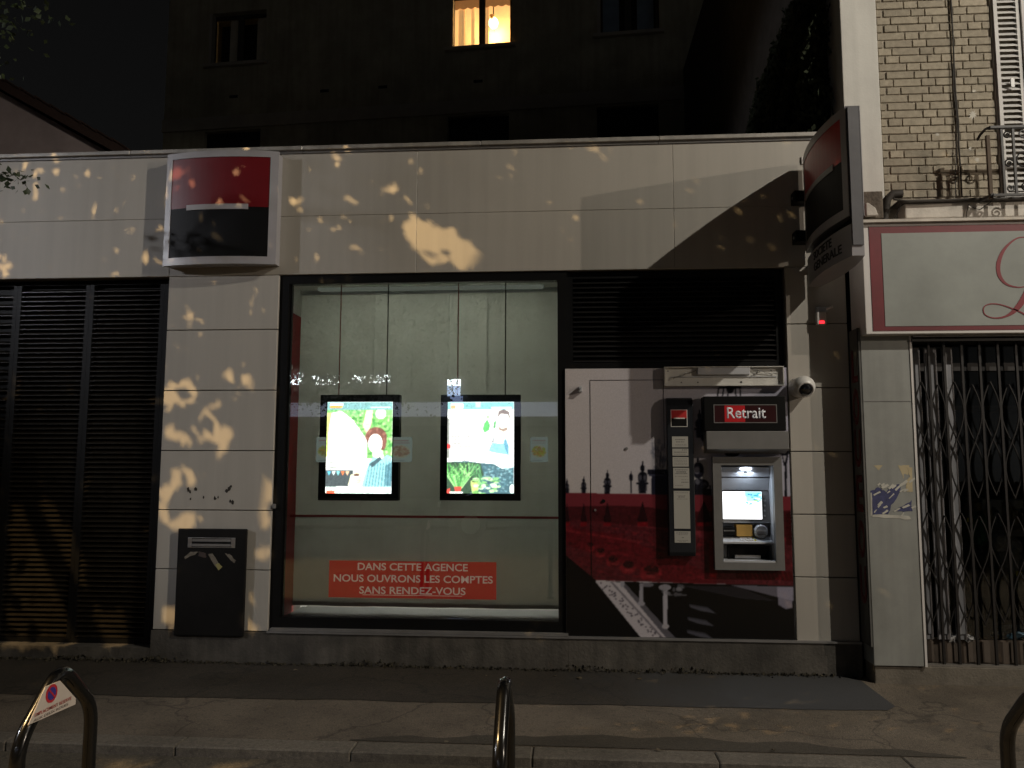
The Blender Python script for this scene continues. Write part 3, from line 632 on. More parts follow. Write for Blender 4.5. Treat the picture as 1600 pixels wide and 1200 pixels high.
# ------------------------------------------------------------------ window screens
def wscreen(pxf, rods, glowp, painter, label):
    (fx0, fx1, fy0, fy1) = pxf
    x0, x1, z0, z1 = box_px(fx0, fx1, fy0, fy1, .26)
    t = thing('display_screen', ((x0 + x1) / 2, .28, z0), label, 'screen', 'lit display screens hanging in the shop window')
    MB().box(x0, x1, .235, .32, z0, z1).build('casing', M['blk'], t, bevel=.004)
    for r_ in rods:
        rx = at(r_[0], 530, .3)[0]; MB().tube([(rx, .29, z1), (rx, .29, 3.095)], .005, 8).build('rod', M['cable'] if r_[1] == 0 else mat('red_rod', (.16, .03, .02), .4), t)
    a0, a1, b0, b1 = box_px(*glowp, .2)
    MB().box(a0 - .004, a1 + .004, .203, .234, b0 - .004, b1 + .004).build('bezel', M['blk'], t)
    Q = Print(a0, a1, b0, b1, .0040, (255, 255, 255)); painter(Q, a0, a1, b0, b1); Q.C = Q.C + (255 - Q.C) * .06; Q.grain(.05, 3); Q.soften(2)
    Q.build('poster', M['screen'], t, Y=.2)
def U(a0, a1, b0, b1): return lambda u, v: (a0 + u * (a1 - a0), b1 - v * (b1 - b0))
def poster_left(Q, a0, a1, b0, b1):
    u = U(a0, a1, b0, b1); wx, wz = a1 - a0, b1 - b0
    E = lambda cx, cy, rx, ry, c, a=1: Q.ell(*u(cx, cy), rx * wx, ry * wz, c, a)
    PL = lambda pts, c, a=1: Q.poly([u(*p) for p in pts], c, a)
    PL([(0, 0), (1, 0), (1, .62), (0, .62)], (120, 180, 100))
    for q in range(420): E(random.random(), random.uniform(.09, .6), random.uniform(.01, .035), random.uniform(.006, .02), random.choice([(70, 150, 70), (110, 190, 90), (170, 225, 140), (60, 120, 60), (215, 245, 180)]), .7)
    PL([(0, .55), (0, .2), (.06, .12), (.22, .1), (.4, .2), (.5, .3), (.62, .42), (.62, .85), (0, .75)], (255, 255, 255))
    PL([(.55, .26), (.6, .09), (.7, .09), (.68, .24), (.62, .36)], (250, 225, 190)); E(.82, .13, .08, .06, (255, 255, 250))
    PL([(0, .12), (.07, .12), (.03, .3), (.02, .6), (0, .6)], (205, 225, 120))
    for q in range(26): E(random.uniform(.1, .6), random.uniform(.2, .7), .012, .006, (190, 190, 170), .6)
    # man with curly hair
    E(.755, .40, .15, .105, (112, 68, 58)); E(.86, .46, .05, .07, (104, 62, 54))
    for q in range(60):
        th = random.uniform(math.pi * .95, math.pi * 2.15); E(.755 + .135 * math.cos(th), .39 + .095 * math.sin(th), .03, .018, random.choice([(120, 72, 62), (150, 96, 84), (100, 60, 52)]), .9)
    PL([(.86, .38), (.92, .42), (.9, .5), (.86, .54)], (128, 80, 70))
    E(.745, .455, .11, .105, (255, 250, 246)); PL([(.7, .53), (.86, .53), (.88, .62), (.72, .66)], (255, 244, 236)); E(.81, .575, .04, .02, (240, 205, 180), .8)
    E(.80, .42, .02, .005, (170, 140, 130), .8); E(.72, .425, .016, .004, (170, 140, 130), .6); E(.76, .495, .03, .006, (200, 150, 140), .7)
    PL([(.66, .66), (.72, .6), (.84, .63), (.93, .58), (1, .6), (1, .93), (.55, .93), (.6, .78)], (150, 205, 215))
    for k in range(9): PL([(.66 + k * .042, .68 - .006 * k), (.675 + k * .042, .68), (.62 + k * .047, .93), (.60 + k * .047, .93)], (60, 110, 124), .65)
    PL([(.66, .68), (.82, .6), (.85, .63), (.7, .72)], (50, 70, 80), .9); PL([(.9, .7), (1, .66), (1, .92), (.9, .92)], (30, 70, 90), .5)
    PL([(0, .75), (.42, .75), (.4, .92), (0, .93)], (64, 72, 76)); 
    for k, c in enumerate([(90, 190, 230), (230, 250, 250), (120, 200, 210), (250, 120, 70), (250, 190, 150)]): PL([(.02 + k * .07, .76), (.08 + k * .07, .76), (.05 + k * .07, .81)], c)
    PL([(.34, .92), (.38, .8), (.5, .76), (.58, .82), (.5, .93)], (255, 240, 200)); PL([(.42, .8), (.52, .8), (.5, .9), (.43, .9)], (250, 252, 250)); E(.47, .80, .045, .014, (90, 60, 50))
    for k in range(3): E(.5, .83 + .025 * k, .05, .01, (240, 190, 150), .8)
    for k in range(5): PL([(.05, .665 + k * .018), (.16, .665 + k * .018), (.16, .672 + k * .018), (.05, .672 + k * .018)], (70, 70, 70), .8)
    PL([(0, .93), (1, .93), (1, 1), (0, 1)], (225, 240, 235)); PL([(.02, .97), (.14, .97), (.14, 1), (.02, 1)], (255, 90, 60)); PL([(.16, .965), (.95, .965), (.95, .98), (.16, .98)], (150, 170, 170), .7)
    PL([(0, 0), (1, 0), (1, .085), (0, .085)], (110, 160, 162)); PL([(.04, .015), (.24, .015), (.24, .04), (.04, .04)], (250, 250, 250)); PL([(.04, .04), (.24, .04), (.22, .066), (.04, .066)], (255, 150, 60)); PL([(.66, .055), (.97, .055), (.97, .068), (.66, .068)], (250, 255, 255))
def poster_right(Q, a0, a1, b0, b1):
    u = U(a0, a1, b0, b1); wx, wz = a1 - a0, b1 - b0
    E = lambda cx, cy, rx, ry, c, a=1: Q.ell(*u(cx, cy), rx * wx, ry * wz, c, a)
    PL = lambda pts, c, a=1: Q.poly([u(*p) for p in pts], c, a)
    PL([(.55, .24), (.6, .19), (.64, .25), (.63, .31), (.56, .34), (.53, .3)], (90, 180, 100)); E(.61, .165, .025, .02, (150, 220, 140)); PL([(.7, .22), (.74, .2), (.72, .29), (.69, .29)], (90, 160, 100))
    # man in apron
    E(.83, .22, .10, .115, (255, 252, 248)); PL([(.75, .18), (.77, .1), (.85, .08), (.93, .11), (.94, .2), (.91, .14), (.8, .13)], (104, 88, 84))
    PL([(.75, .25), (.8, .29), (.9, .28), (.92, .24), (.9, .31), (.85, .33), (.78, .31)], (150, 128, 118)); E(.83, .28, .035, .012, (255, 250, 250)); E(.80, .245, .02, .008, (180, 130, 120), .8)
    E(.79, .185, .02, .006, (150, 110, 90), .9); E(.875, .19, .02, .006, (170, 130, 110), .7)
    PL([(.62, .54), (.67, .45), (.84, .46), (.86, .42), (.92, .5), (.9, .58), (.72, .56)], (130, 195, 215)); PL([(.85, .42), (.88, .4), (.92, .48), (.92, .6), (.86, .5)], (96, 150, 178)); PL([(.67, .44), (.7, .38), (.71, .39), (.69, .46)], (120, 120, 130))
    PL([(0, .66), (.3, .65), (.5, .67), (.7, .68), (.82, .73), (1, .72), (1, 1), (0, 1)], (62, 92, 104))
    for q in range(260): E(random.uniform(.4, 1), random.uniform(.7, .98), random.uniform(.006, .03), random.uniform(.003, .012), random.choice([(150, 205, 220), (90, 140, 155), (50, 80, 92), (200, 235, 240)]), .4)
    PL([(0, .66), (.5, .67), (.55, .8), (.35, 1), (0, 1)], (48, 70, 54))
    for q in range(70):
        x0 = random.uniform(0, .35); d = random.uniform(-.16, .16); Q.line([u(.17 + (x0 - .17) * .25, .95), u(x0, .82), u(min(.99, max(0, x0 + d)), random.uniform(.66, .78))], .005, random.choice([(120, 205, 110), (190, 240, 160), (80, 160, 80), (60, 120, 60)]), .85)
    for q in range(16):
        Q.line([u(.3 + random.random() * .2, .68), u(.42 + random.random() * .15, .9)], .004, (90, 160, 100), .7)
    PL([(.11, .93), (.22, .93), (.2, 1), (.13, 1)], (230, 70, 60)); E(.42, .87, .07, .014, (210, 240, 150)); PL([(.35, .88), (.49, .88), (.46, 1), (.38, 1)], (190, 220, 120)); E(.42, .872, .05, .009, (70, 60, 40))
    for q in range(34):
        E(random.uniform(.42, .76), random.uniform(.83, 1), random.uniform(.02, .06), random.uniform(.008, .02), random.choice([(200, 245, 170), (140, 210, 120), (230, 255, 210), (90, 150, 80)]), .8)
    E(.97, .95, .035, .05, (255, 255, 240)); PL([(0, .96), (.05, .94), (.05, 1), (0, 1)], (230, 70, 60)); PL([(.04, .98), (.24, .98), (.24, 1), (.04, 1)], (250, 255, 255))
    PL([(0, .18), (.03, .18), (.03, .62), (0, .62)], (110, 110, 105), .8); PL([(0, .46), (.05, .47), (.05, .51), (0, .51)], (240, 60, 60))
    for k in range(10):
        y0 = .3 + k * .037; e = random.uniform(.2, .38); x0 = .06
        c = (200, 70, 60) if k == 5 else (120, 110, 110)
        while x0 < e: w_ = random.uniform(.02, .05); PL([(x0, y0), (x0 + w_, y0), (x0 + w_, y0 + .012), (x0, y0 + .012)], c, .75); x0 += w_ + .012
    PL([(0, 0), (1, 0), (1, .085), (0, .085)], (112, 175, 178)); PL([(.05, .02), (.24, .02), (.24, .07), (.05, .07)], (252, 250, 250)); PL([(.05, .035), (.12, .035), (.12, .07), (.05, .07)], (255, 140, 70)); PL([(.66, .055), (.97, .055), (.97, .07), (.66, .07)], (250, 255, 255)); PL([(.42, 0), (.5, 0), (.5, .06), (.42, .06)], (170, 220, 225))
wscreen((500, 624, 617, 782), ((532, 1), (606, 0)), (510, 612.5, 628, 771), poster_left, 'left lit display screen in the window showing a curly haired man with a cup')
wscreen((688.5, 813.5, 617, 782), ((716, 1), (790, 0)), (699, 803, 628, 771), poster_right, 'right lit display screen in the window showing a man in an apron with plants')
def food(px0, px1, y, label, seed):
    random.seed(seed); a0, a1, b0, b1 = box_px(px0, px1, 683, 722, y)
    Q = Print(a0, a1, b0, b1, .0045, (196, 212, 206)); w, h = a1 - a0, b1 - b0
    Q.rect(a0 + .15 * w, a1 - .15 * w, b1 - .16 * h, b1 - .12 * h, (190, 120, 120), .6); Q.rect(a0 + .1 * w, a1 - .1 * w, b1 - .25 * h, b1 - .22 * h, (180, 130, 130), .5)
    Q.ell((a0 + a1) / 2, b0 + .42 * h, .42 * w, .26 * h, (214, 214, 190))
    for q in range(60):
        th = random.uniform(0, 6.28); r_ = random.random() ** .5
        Q.ell((a0 + a1) / 2 + .36 * w * r_ * math.cos(th), b0 + .44 * h + .2 * h * r_ * math.sin(th), .012, .008, random.choice([(220, 190, 110), (190, 200, 90), (200, 150, 90), (170, 180, 120)] if seed != 2 else [(190, 150, 130), (170, 140, 120), (205, 180, 150)]), .8)
    Q.rect(a0 + .1 * w, a1 - .3 * w, b0 + .06 * h, b0 + .085 * h, (120, 120, 120), .7)
    t = thing('small_poster', ((a0 + a1) / 2, y, b0), label, 'poster')
    Q.build('poster_print', printmat('small_poster_glow', emit=.22 if seed != 3 else .2), t, Y=y)  # prints glow faintly in place of light coming through the paper
    MB().box(a0, a1, y + .0015, y + .004, b0, b1).build('backing', M['paper'], t)
food(494, 522, .226, 'small food poster mostly hidden behind the left edge of the left screen', 1)
food(607, 644, .2265, 'small food poster between the two screens, beside the left one', 2)
food(828.5, 856, .45, 'small food poster standing alone right of the right screen', 3)
random.seed(11)
# red notice with lettering
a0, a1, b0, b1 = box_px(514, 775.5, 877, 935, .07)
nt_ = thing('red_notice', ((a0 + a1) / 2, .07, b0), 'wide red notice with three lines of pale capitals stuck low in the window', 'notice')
MB().box(a0, a1, .067, .070, b0, b1).build('sheet', mat('notice_red_glow', (.42, .015, .015), .5, var=.1, emit=(.5, .012, .012), estr=.22), nt_)  # faint emission in sheet and letters stands in for light from behind
lm = mat('notice_lettering_glow', (.6, .5, .46), .5, emit=(.6, .45, .4), estr=.26)
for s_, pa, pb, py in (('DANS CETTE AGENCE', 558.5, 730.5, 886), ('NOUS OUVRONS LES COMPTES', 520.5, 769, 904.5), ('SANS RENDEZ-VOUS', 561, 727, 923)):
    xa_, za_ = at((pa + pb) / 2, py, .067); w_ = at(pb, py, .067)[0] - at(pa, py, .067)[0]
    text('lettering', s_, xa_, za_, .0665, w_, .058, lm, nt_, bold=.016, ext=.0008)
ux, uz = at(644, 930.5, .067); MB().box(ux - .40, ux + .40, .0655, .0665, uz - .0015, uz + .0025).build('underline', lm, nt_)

# ------------------------------------------------------------------ square wall sign
YS = -.14
x0, x1, z0, z1 = box_px(259, 434, 240, 415, -.10)
sg = thing('wall_sign', ((x0 + x1) / 2, 0, z0), 'square bulging sign, red over black with a white bar, on the left pillar', 'sign')
def bulge(x0, x1, z0, z1, yb, d, wf_, m_fr, parent, names, n=16, axis='y'):
    """shallow cylinder-curved square face: frame, red upper, black lower, bar"""
    def yy(x): t = (x - x0) / (x1 - x0); return yb - d * (1 - (2 * t - 1) ** 2) - .02
    def sheet(a0, a1, c0, c1, off, nm, m):
        bm = bmesh.new(); A = []
        for i in range(n + 1):
            x = a0 + (a1 - a0) * i / n; y = yy(x) - off
            A.append([bm.verts.new((x, y, c0)), bm.verts.new((x, y, c1)), bm.verts.new((x, y + .012, c1)), bm.verts.new((x, y + .012, c0))])
        for p, q in zip(A, A[1:]):
            for k in range(4): bm.faces.new((p[k], q[k], q[(k + 1) % 4], p[(k + 1) % 4]))
        bm.faces.new(A[0]); bm.faces.new(A[-1][::-1])
        if axis == 'x':     # stand the face in the YZ plane, bulging towards -X, mirrored copy handled by caller
            for v in bm.verts: v.co = (v.co.y, -v.co.x, v.co.z)
        s_ = MB(); s_.bm.free(); s_.bm = bm; return s_.build(nm, m, parent)
    return sheet
sh = bulge(x0, x1, z0, z1, -.09, .055, .05, None, sg, None)
MB().box(x0 + .01, x1 - .01, -.09, -.001, z0 + .01, z1 - .01).build('case', M['signfr'], sg)
W_ = .052
sh(x0, x0 + W_, z0, z1, 0, 'frame_side', M['signfr']); sh(x1 - W_ * 1.25, x1, z0, z1, 0, 'frame_side', M['signfr'])
sh(x0 + W_, x1 - W_ * 1.25, z1 - W_, z1, 0, 'frame_rail', M['signfr']); sh(x0 + W_, x1 - W_ * 1.25, z0, z0 + W_ * 1.2, 0, 'frame_rail', M['signfr'])
zm = at(345, 324, -.14)[1]
sh(x0 + W_, x1 - W_ * 1.25, zm, z1 - W_, -.006, 'red_field', M['dkred']); sh(x0 + W_, x1 - W_ * 1.25, z0 + W_ * 1.2, zm, -.006, 'black_field', M['logoblk'])
b0_ = at(292, 324, -.14)[0]; b1_ = at(388, 324, -.14)[0]; sh(b0_, b1_, zm - .022, zm + .022, .002, 'white_bar', M['signfr'])
# flat top and bottom closing the bulge
for zt in (z0 + .002, z1 - .006):
    pts = [(x0 + (x1 - x0) * i / 16, -.09 - .055 * (1 - (2 * i / 16 - 1) ** 2) - .012) for i in range(17)]
    s_ = MB(); n_ = len(pts); vs = [(a, b, zt) for a, b in pts] + [(x1, -.088, zt), (x0, -.088, zt)]
    vs2 = [(a, b, zt + .004) for a, b, _ in vs]; m_ = len(vs)
    s_._add(vs + vs2, [tuple(range(m_)), tuple(range(2 * m_ - 1, m_ - 1, -1))] + [(i, (i + 1) % m_, (i + 1) % m_ + m_, i + m_) for i in range(m_)]); s_.build('closing_plate', M['signfr'], sg)

# ------------------------------------------------------------------ projecting blade sign
SX = 1.915; SY0, SY1 = -.075, -1.0; SZ0, SZ1 = 3.215, 3.97
bs = thing('projecting_sign', (SX, -.3, 2.95), 'projecting two sided red and black sign at the right end of the bank wall', 'sign')
# outline in the horizontal plane: lens shape
def lens(z0, z1, y0, y1, xc, half, bulge_, nm, m, n=14):
    pl = []
    for i in range(n + 1):
        t = i / n; pl.append((xc - half - bulge_ * (1 - (2 * t - 1) ** 2), y0 + (y1 - y0) * t))
    for i in range(n, -1, -1):
        t = i / n; pl.append((xc + half + bulge_ * (1 - (2 * t - 1) ** 2), y0 + (y1 - y0) * t))
    s_ = MB(); k = len(pl); s_._add([(a, b, z0) for a, b in pl] + [(a, b, z1) for a, b in pl], [tuple(range(k))[::-1], tuple(range(k, 2 * k))] + [(i, (i + 1) % k, (i + 1) % k + k, i + k) for i in range(k)])
    return s_.build(nm, m, bs)
def skin(y0, y1, z0, z1, off, nm, m, sgn=-1, n=12, half=.050, bl=.055):
    bm = bmesh.new(); A = []
    for i in range(n + 1):
        y = y0 + (y1 - y0) * i / n; t = (y - SY0) / (SY1 - SY0); x = SX + sgn * (half + bl * (1 - (2 * t - 1) ** 2) + off)
        A.append([bm.verts.new((x, y, z0)), bm.verts.new((x, y, z1)), bm.verts.new((x - sgn * .008, y, z1)), bm.verts.new((x - sgn * .008, y, z0))])
    for p, q in zip(A, A[1:]):
        for k in range(4): bm.faces.new((p[k], q[k], q[(k + 1) % 4], p[(k + 1) % 4]))
    bm.faces.new(A[0]); bm.faces.new(A[-1][::-1]); s_ = MB(); s_.bm.free(); s_.bm = bm; return s_.build(nm, m, bs)
lens(SZ0, SZ1, SY0, SY1, SX, .045, .048, 'case', mat('case_grey', (.09, .09, .095), .45))
zmid = (SZ0 + SZ1) / 2 + .02; wfr_ = .06
for sg_ in (-1, 1):
    skin(SY0, SY0 - wfr_, SZ0, SZ1, .0, 'frame_side', M['signfr'], sg_, 4); skin(SY1 + wfr_, SY1, SZ0, SZ1, .0, 'frame_side', M['signfr'], sg_, 4)
    skin(SY0 - wfr_, SY1 + wfr_, SZ1 - wfr_, SZ1, .0, 'frame_rail', M['signfr'], sg_); skin(SY0 - wfr_, SY1 + wfr_, SZ0, SZ0 + wfr_, 0, 'frame_rail', M['signfr'], sg_)
    skin(SY0 - wfr_, SY1 + wfr_, zmid, SZ1 - wfr_, -.004, 'red_field', mat('blade_red', (.42, .02, .025), .3), sg_); skin(SY0 - wfr_, SY1 + wfr_, SZ0 + wfr_, zmid, -.004, 'black_field', M['logoblk'], sg_)
    skin(SY0 - .13, SY1 + .17, zmid - .02, zmid + .02, .002, 'white_bar', M['signfr'], sg_)
MB().box(SX - .035, SX + .035, SY1 - .012, SY1 + .0, SZ0 - .2, SZ1 - .01).build('outer_edge_strip', mat('edge_strip', (.12, .12, .13), .45), bs)
MB().box(SX - .02, SX + .035, SY0 - .1, SY1 + .04, SZ0 - .06, SZ0).build('neck', M['blk'], bs)
lens(2.945, SZ0 - .055, SY0, SY1, SX, .040, .048, 'name_plate', M['signfr'])
for (s_, zc, ya, yb_) in (('SOCIETE', 3.11, -.36, -.74), ('GENERALE', 3.025, -.36, -.88)):
    y_m = (ya + yb_) / 2
    o = text('lettering', s_, SX - .10, zc, y_m, abs(yb_ - ya), .062, M['ink'], bs, bold=.01, side=True, ext=.004)
    for v in o.data.vertices:     # wrap the letters on the curved plate
        t = (v.co.y + y_m - SY0) / (SY1 - SY0); v.co.x += -( .040 + .048 * (1 - (2 * t - 1) ** 2)) + .10 - .001
for zb in (3.62, 3.30):
    b_ = MB().box(SX - .13, SX + .03, SY0 - .03, -.0, zb, zb + .09).build('bracket', M['blk'], bs)
    MB().tube([(SX - .135, -.05, zb + .045), (SX - .13, -.05, zb + .045)], .012, 10).build('bolt', M['steel'], b_)
px_, pz_ = at(1258, 251); MB().box(px_ - .03, px_ + .03, -.012, -.001, pz_ - .03, pz_ + .03).build('fixing_plate', M['white'], bs)
MB().tube([(px_, -.012, pz_), (px_, -.022, pz_)], .010, 12).build('fixing_bolt', M['grey'], bs)

# ------------------------------------------------------------------ alarm, dome camera, letter box
x, z = at(1285, 493, -.06)
al = thing('alarm_box', (x, 0, z), 'small white sensor box with a glowing red light on the right pillar', 'alarm')
MB().box(x - .04, x + .03, -.06, -.001, z - .07, z + .03).build('case', M['white'], al, bevel=.006)
MB().prismx([(-.06, z + .03), (-.001, z + .03), (-.001, z + .075), (-.03, z + .075)], x - .03, x + .045).build('bracket', M['ltgrey'], al)
MB().tube([(x + .03, -.07, z + .05), (x + .065, -.10, z + .062)], .010, 8).build('sensor_arm', M['white'], al)
MB().box(x - .024, x + .012, -.064, -.06, z - .062, z - .042).build('red_lamp', M['redled'], al)
x, z = at(1256, 604, -.11)
dc = thing('dome_camera', (x - .1, 0, z), 'white dome security camera with a dark lens beside the cash machine sign', 'camera')
MB().tube([(x - .01, -.003, z), (x - .008, -.05, z), (x, -.09, z)], [.078, .080, .080], 24).build('mount', M['white'], dc, smooth=True)
MB().ellipsoid((x, -.11, z), (.084, .078, .082), 28, 18).build('housing', mat('camera_shell', (.62, .61, .58), .3), dc, smooth=True)
dl = Vector((0, -D, H)) - Vector((x, -.11, z)); dl = (dl + Vector((1.2, 0, -2.2))).normalized()
q = dl.to_track_quat('Z', 'Y').to_matrix()
s_ = MB()
s_.ellipsoid(Vector((x, -.11, z)) + dl * .048, (.055, .055, .055), 24, 14, q)
s_.build('lens_dome', mat('black_dome', (.008, .008, .01), .06, coat=1), dc, smooth=True)
s_ = MB(); c_ = Vector((x, -.11, z)) + dl * .07
s_.tube([c_ + q @ Vector((.055 * math.cos(a), .055 * math.sin(a), 0)) for a in [k * math.pi / 12 for k in range(24)]], .008, 8, closed=True); s_.build('lens_ring', M['white'], dc, smooth=True)
# deposit box
x0, x1, z0, z1 = box_px(275.5, 383.5, 826, 994, -.035)
mb = thing('letter_box', ((x0 + x1) / 2, 0, z0), 'tall black deposit box with a silver slot on the left pillar', 'letter box')
MB().box(x0, x1, -.045, -.022, z0, z1).build('front_plate', mat('box_black', (.007, .0065, .006), .5, spec=.25, var=.3, dirt=.3), mb, bevel=.008)
MB().box(x0 + .01, x1 - .01, -.0215, -.001, z0 + .01, z1 - .01).build('backing_plate', M['blk'], mb)
a0, a1, b0, b1 = box_px(293.5, 367.5, 840, 856, -.05)
sl_ = MB().box(a0, a1, -.052, -.0455, b0, b1).build('slot_frame', M['steel'], mb, bevel=.002)
bm2 = (b0 + b1) / 2
for q in (-1, 1): MB().box(a0 + .035, a1 - .035, -.0545, -.0525, bm2 + q * .019 - .010, bm2 + q * .019 + .010).build('slot', M['grey'], sl_)
MB().box(a0 + .033, a1 - .033, -.0522, -.0515, b0 + .006, b1 - .006).build('slot_gap', M['blk'], sl_)
def blobpoly(pts, jit, n=3):
    out = []
    for i in range(len(pts)):
        a, b = pts[i], pts[(i + 1) % len(pts)]
        for k in range(n): t = k / n; out.append((a[0] + (b[0] - a[0]) * t + random.uniform(-jit, jit), a[1] + (b[1] - a[1]) * t + random.uniform(-jit, jit)))
    return out
tornm = mat('torn_sticker', (.16, .14, .11), .7, var=.4, scale=50)
for pts, m in (([(288, 870), (298, 862), (312, 862), (300, 868), (290, 874)], tornm), ([(325, 866), (331, 864), (346, 886), (341, 891)], tornm), ([(337, 882), (342, 880), (347, 886), (342, 891)], mat('torn_yellow', (.30, .27, .10), .7)), ([(351, 865), (358, 866), (369, 876), (366, 880)], tornm), ([(312, 862), (322, 864), (322, 872), (310, 868)], mat('torn_brown', (.05, .035, .03), .7))):
    w_ = [at(a, b, -.046) for a, b in blobpoly(pts, .8)]; y_ = -.0465 - random.uniform(.0005, .0015); MB().prism(w_, y_, -.0452).build('torn_sticker', m, mb)
# marks of a removed notice above it, small torn bits
tm = mat('old_glue', (.03, .025, .02), .8); gm = mat('paper_rest', (.42, .40, .36), .8)
rm = thing('notice_remains', (at(330, 770)[0], 0, at(330, 770)[1]), 'torn dark specks left by a removed notice above the letter box', 'sticker remains')
for (cx_, cy_, s_) in ((294, 764, 3), (297, 768, 2), (306, 765, 2.6), (358, 763, 3), (354, 767, 2.6), (361, 760, 2), (318, 777, 1.5), (336, 779, 2.5), (341, 777, 1.6), (298, 779, 1.6), (364, 785, 2.6), (360, 783, 1.8)):
    w_ = [at(cx_ + s_ * random.uniform(.4, 1.2) * math.cos(a), cy_ + s_ * 1.5 * random.uniform(.4, 1.2) * math.sin(a)) for a in [k * .9 for k in range(7)]]
    MB().prism(w_, -.002, -.0005).build('torn_scrap', tm, rm)
# door stop / handle on the window stile
x, z = at(428, 791, .0); tag(MB().box(x - .012, x + .012, -.012, .018, z - .018, z + .018).build('stile_latch', M['grey'], None, bevel=.004), 'small grey latch on the dark left stile of the shop window', 'latch')

# ------------------------------------------------------------------ right house: brick wall, pilaster, shutters, balcony
house = thing('brick_house', (4, 0, 0), 'neighbouring house with buff brick upper wall, white rendered corner and louvred shutters', 'house')
HX0, HXB, ZB = 2.2195, 2.503, 3.665
MB().box(HX0 + .01, 6.5, .0015, .3, 3.3, 9).build('wall', M['mortar'], house)
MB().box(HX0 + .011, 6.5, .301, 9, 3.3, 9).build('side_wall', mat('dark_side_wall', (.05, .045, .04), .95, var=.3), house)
MB().box(BX1 + .004, 6.5, .75, 9, 0, 3.3).build('lower_wall', M['dark'], house)
MB().box(HX0, HXB, -.02, .3, 3.46, 9).build('corner_pilaster', M['render'], house, bevel=.006)
BRK = {}
def brick(x, z, w):
    key = round(w, 3)
    if key not in BRK:
        o = MB().box(-w / 2, w / 2, -.007, .02, 0, .0585).build('brick', M['brick'], house, bevel=.004, segs=1); BRK[key] = o
        o.location = Vector((x, .005, z)) - Vector(house.location); return o
    o = inst(BRK[key], 'brick', (x, .005 + random.uniform(-.002, .0015), z), house); return o
row = 0; z = ZB; nb = 0
while z < 5.62:
    x = HXB + .006; seq = row % 2
    x += [-.02, .035][seq]; first = True
    lead = [.0, .055][seq]
    if lead: brick(HXB + .024, z, .045); x = HXB + .006 + .055
    else: x = HXB + .006
    k = row // 2 % 2
    while x < 3.375:
        w = (.210, .102)[k % 2] if seq == 0 else (.210, .102)[(k + 1) % 2]
        if x + w > 3.385: w = round(3.385 - x, 2)
        if w < .03: break
        brick(x + w / 2, z, w); nb += 1
        x += w + .0065; k += 1
    z += .0655; row += 1
# white lime splashes
spl = mat('lime_splash', (.52, .50, .44), .9)
for (cx_, cy_, rx, ry) in ((1519, 180, 9, 10), (1521, 143, 5, 4), (1464, 211, 5, 4), (1526, 250, 6, 6), (1515, 233, 5, 5)):
    pts = [at(cx_ + rx * (1 if k % 2 else .45) * random.uniform(.6, 1) * math.cos(k * 2 * math.pi / 18), cy_ + ry * (1 if k % 2 else .45) * random.uniform(.6, 1) * math.sin(k * 2 * math.pi / 18)) for k in range(18)]
    MB().prism(pts, -.0088, -.007).build('lime_splash', spl, house)
# window with shutters
sf = MB().box(3.39, 3.40, -.02, .02, 3.62, 5.7).box(3.40, 5.0, .002, .03, 3.55, 5.7).build('shutter_frame', M['shutter'], house)
def shut(x0, x1, nm='shutter'):
    fr = MB().frame(x0, x1, -.035, -.006, 3.62, 5.68, .028, .06, .06).build(nm, M['shutter'], house)
    src = None; z = 3.69
    while z < 5.6:
        if src is None: src = MB().prismx([(-.008, z + .036), (-.036, z + .006), (-.036, z + .0), (-.008, z + .028)], x0 + .029, x1 - .029).build('shutter_slat', M['shutter'], fr); zb = z; bpos = Vector(WO[src.name].translation)
        else: inst(src, 'shutter_slat', bpos + Vector((0, 0, z - zb)), fr)
        z += .0455
    return fr
shut(3.402, 3.60); s2 = shut(3.665, 3.95)
MB().box(3.603, 3.662, -.05, -.006, 3.62, 5.68).build('meeting_stile', M['shutter'], house, bevel=.006)
x, z = at(1581, 130, -.05); MB().box(x - .012, x + .014, -.062, -.051, z - .035, z + .035).build('shutter_latch', M['grey'], house)
# ledge
z0_, z1_ = at(1500, 341, -.12)[1], at(1500, 317, -.12)[1]
MB().box(2.60, 6.5, -.14, .0, z0_, z1_).build('ledge', M['ledge'], house, bevel=.01)
MB().box(2.55, 6.5, -.16, .0, z1_ + .001, z1_ + .02).build('ledge_capping', mat('dark_capping', (.06, .05, .045), .9, bump=.6), house)
cz0, cz1 = at(1360, 346, -.1)[1], at(1360, 304, -.1)[1]
cb = MB().box(2.27, 2.425, -.18, -.021, cz0, cz1).build('corbel_block', mat('stone_corbel', (.11, .09, .07), .9, var=.5, scale=14, bump=.8, bscale=40), house, bevel=.01)
MB().prism([(2.28, cz0 + .01), (2.37, cz0 + .01), (2.35, cz0 + .07), (2.30, cz0 + .11), (2.28, cz0 + .11)], -.22, -.181).build('corbel_scroll', M['ledge'], cb, bevel=.006)
MB().tube([(2.47, -.05, cz0 - .02), (2.475, -.07, cz0 + .06), (2.49, -.09, cz1 - .04), (2.53, -.1, cz1 - .0), (2.60, -.1, cz1 - .0)], .032, 12).build('drain_pipe', M['cable'], house, smooth=True)
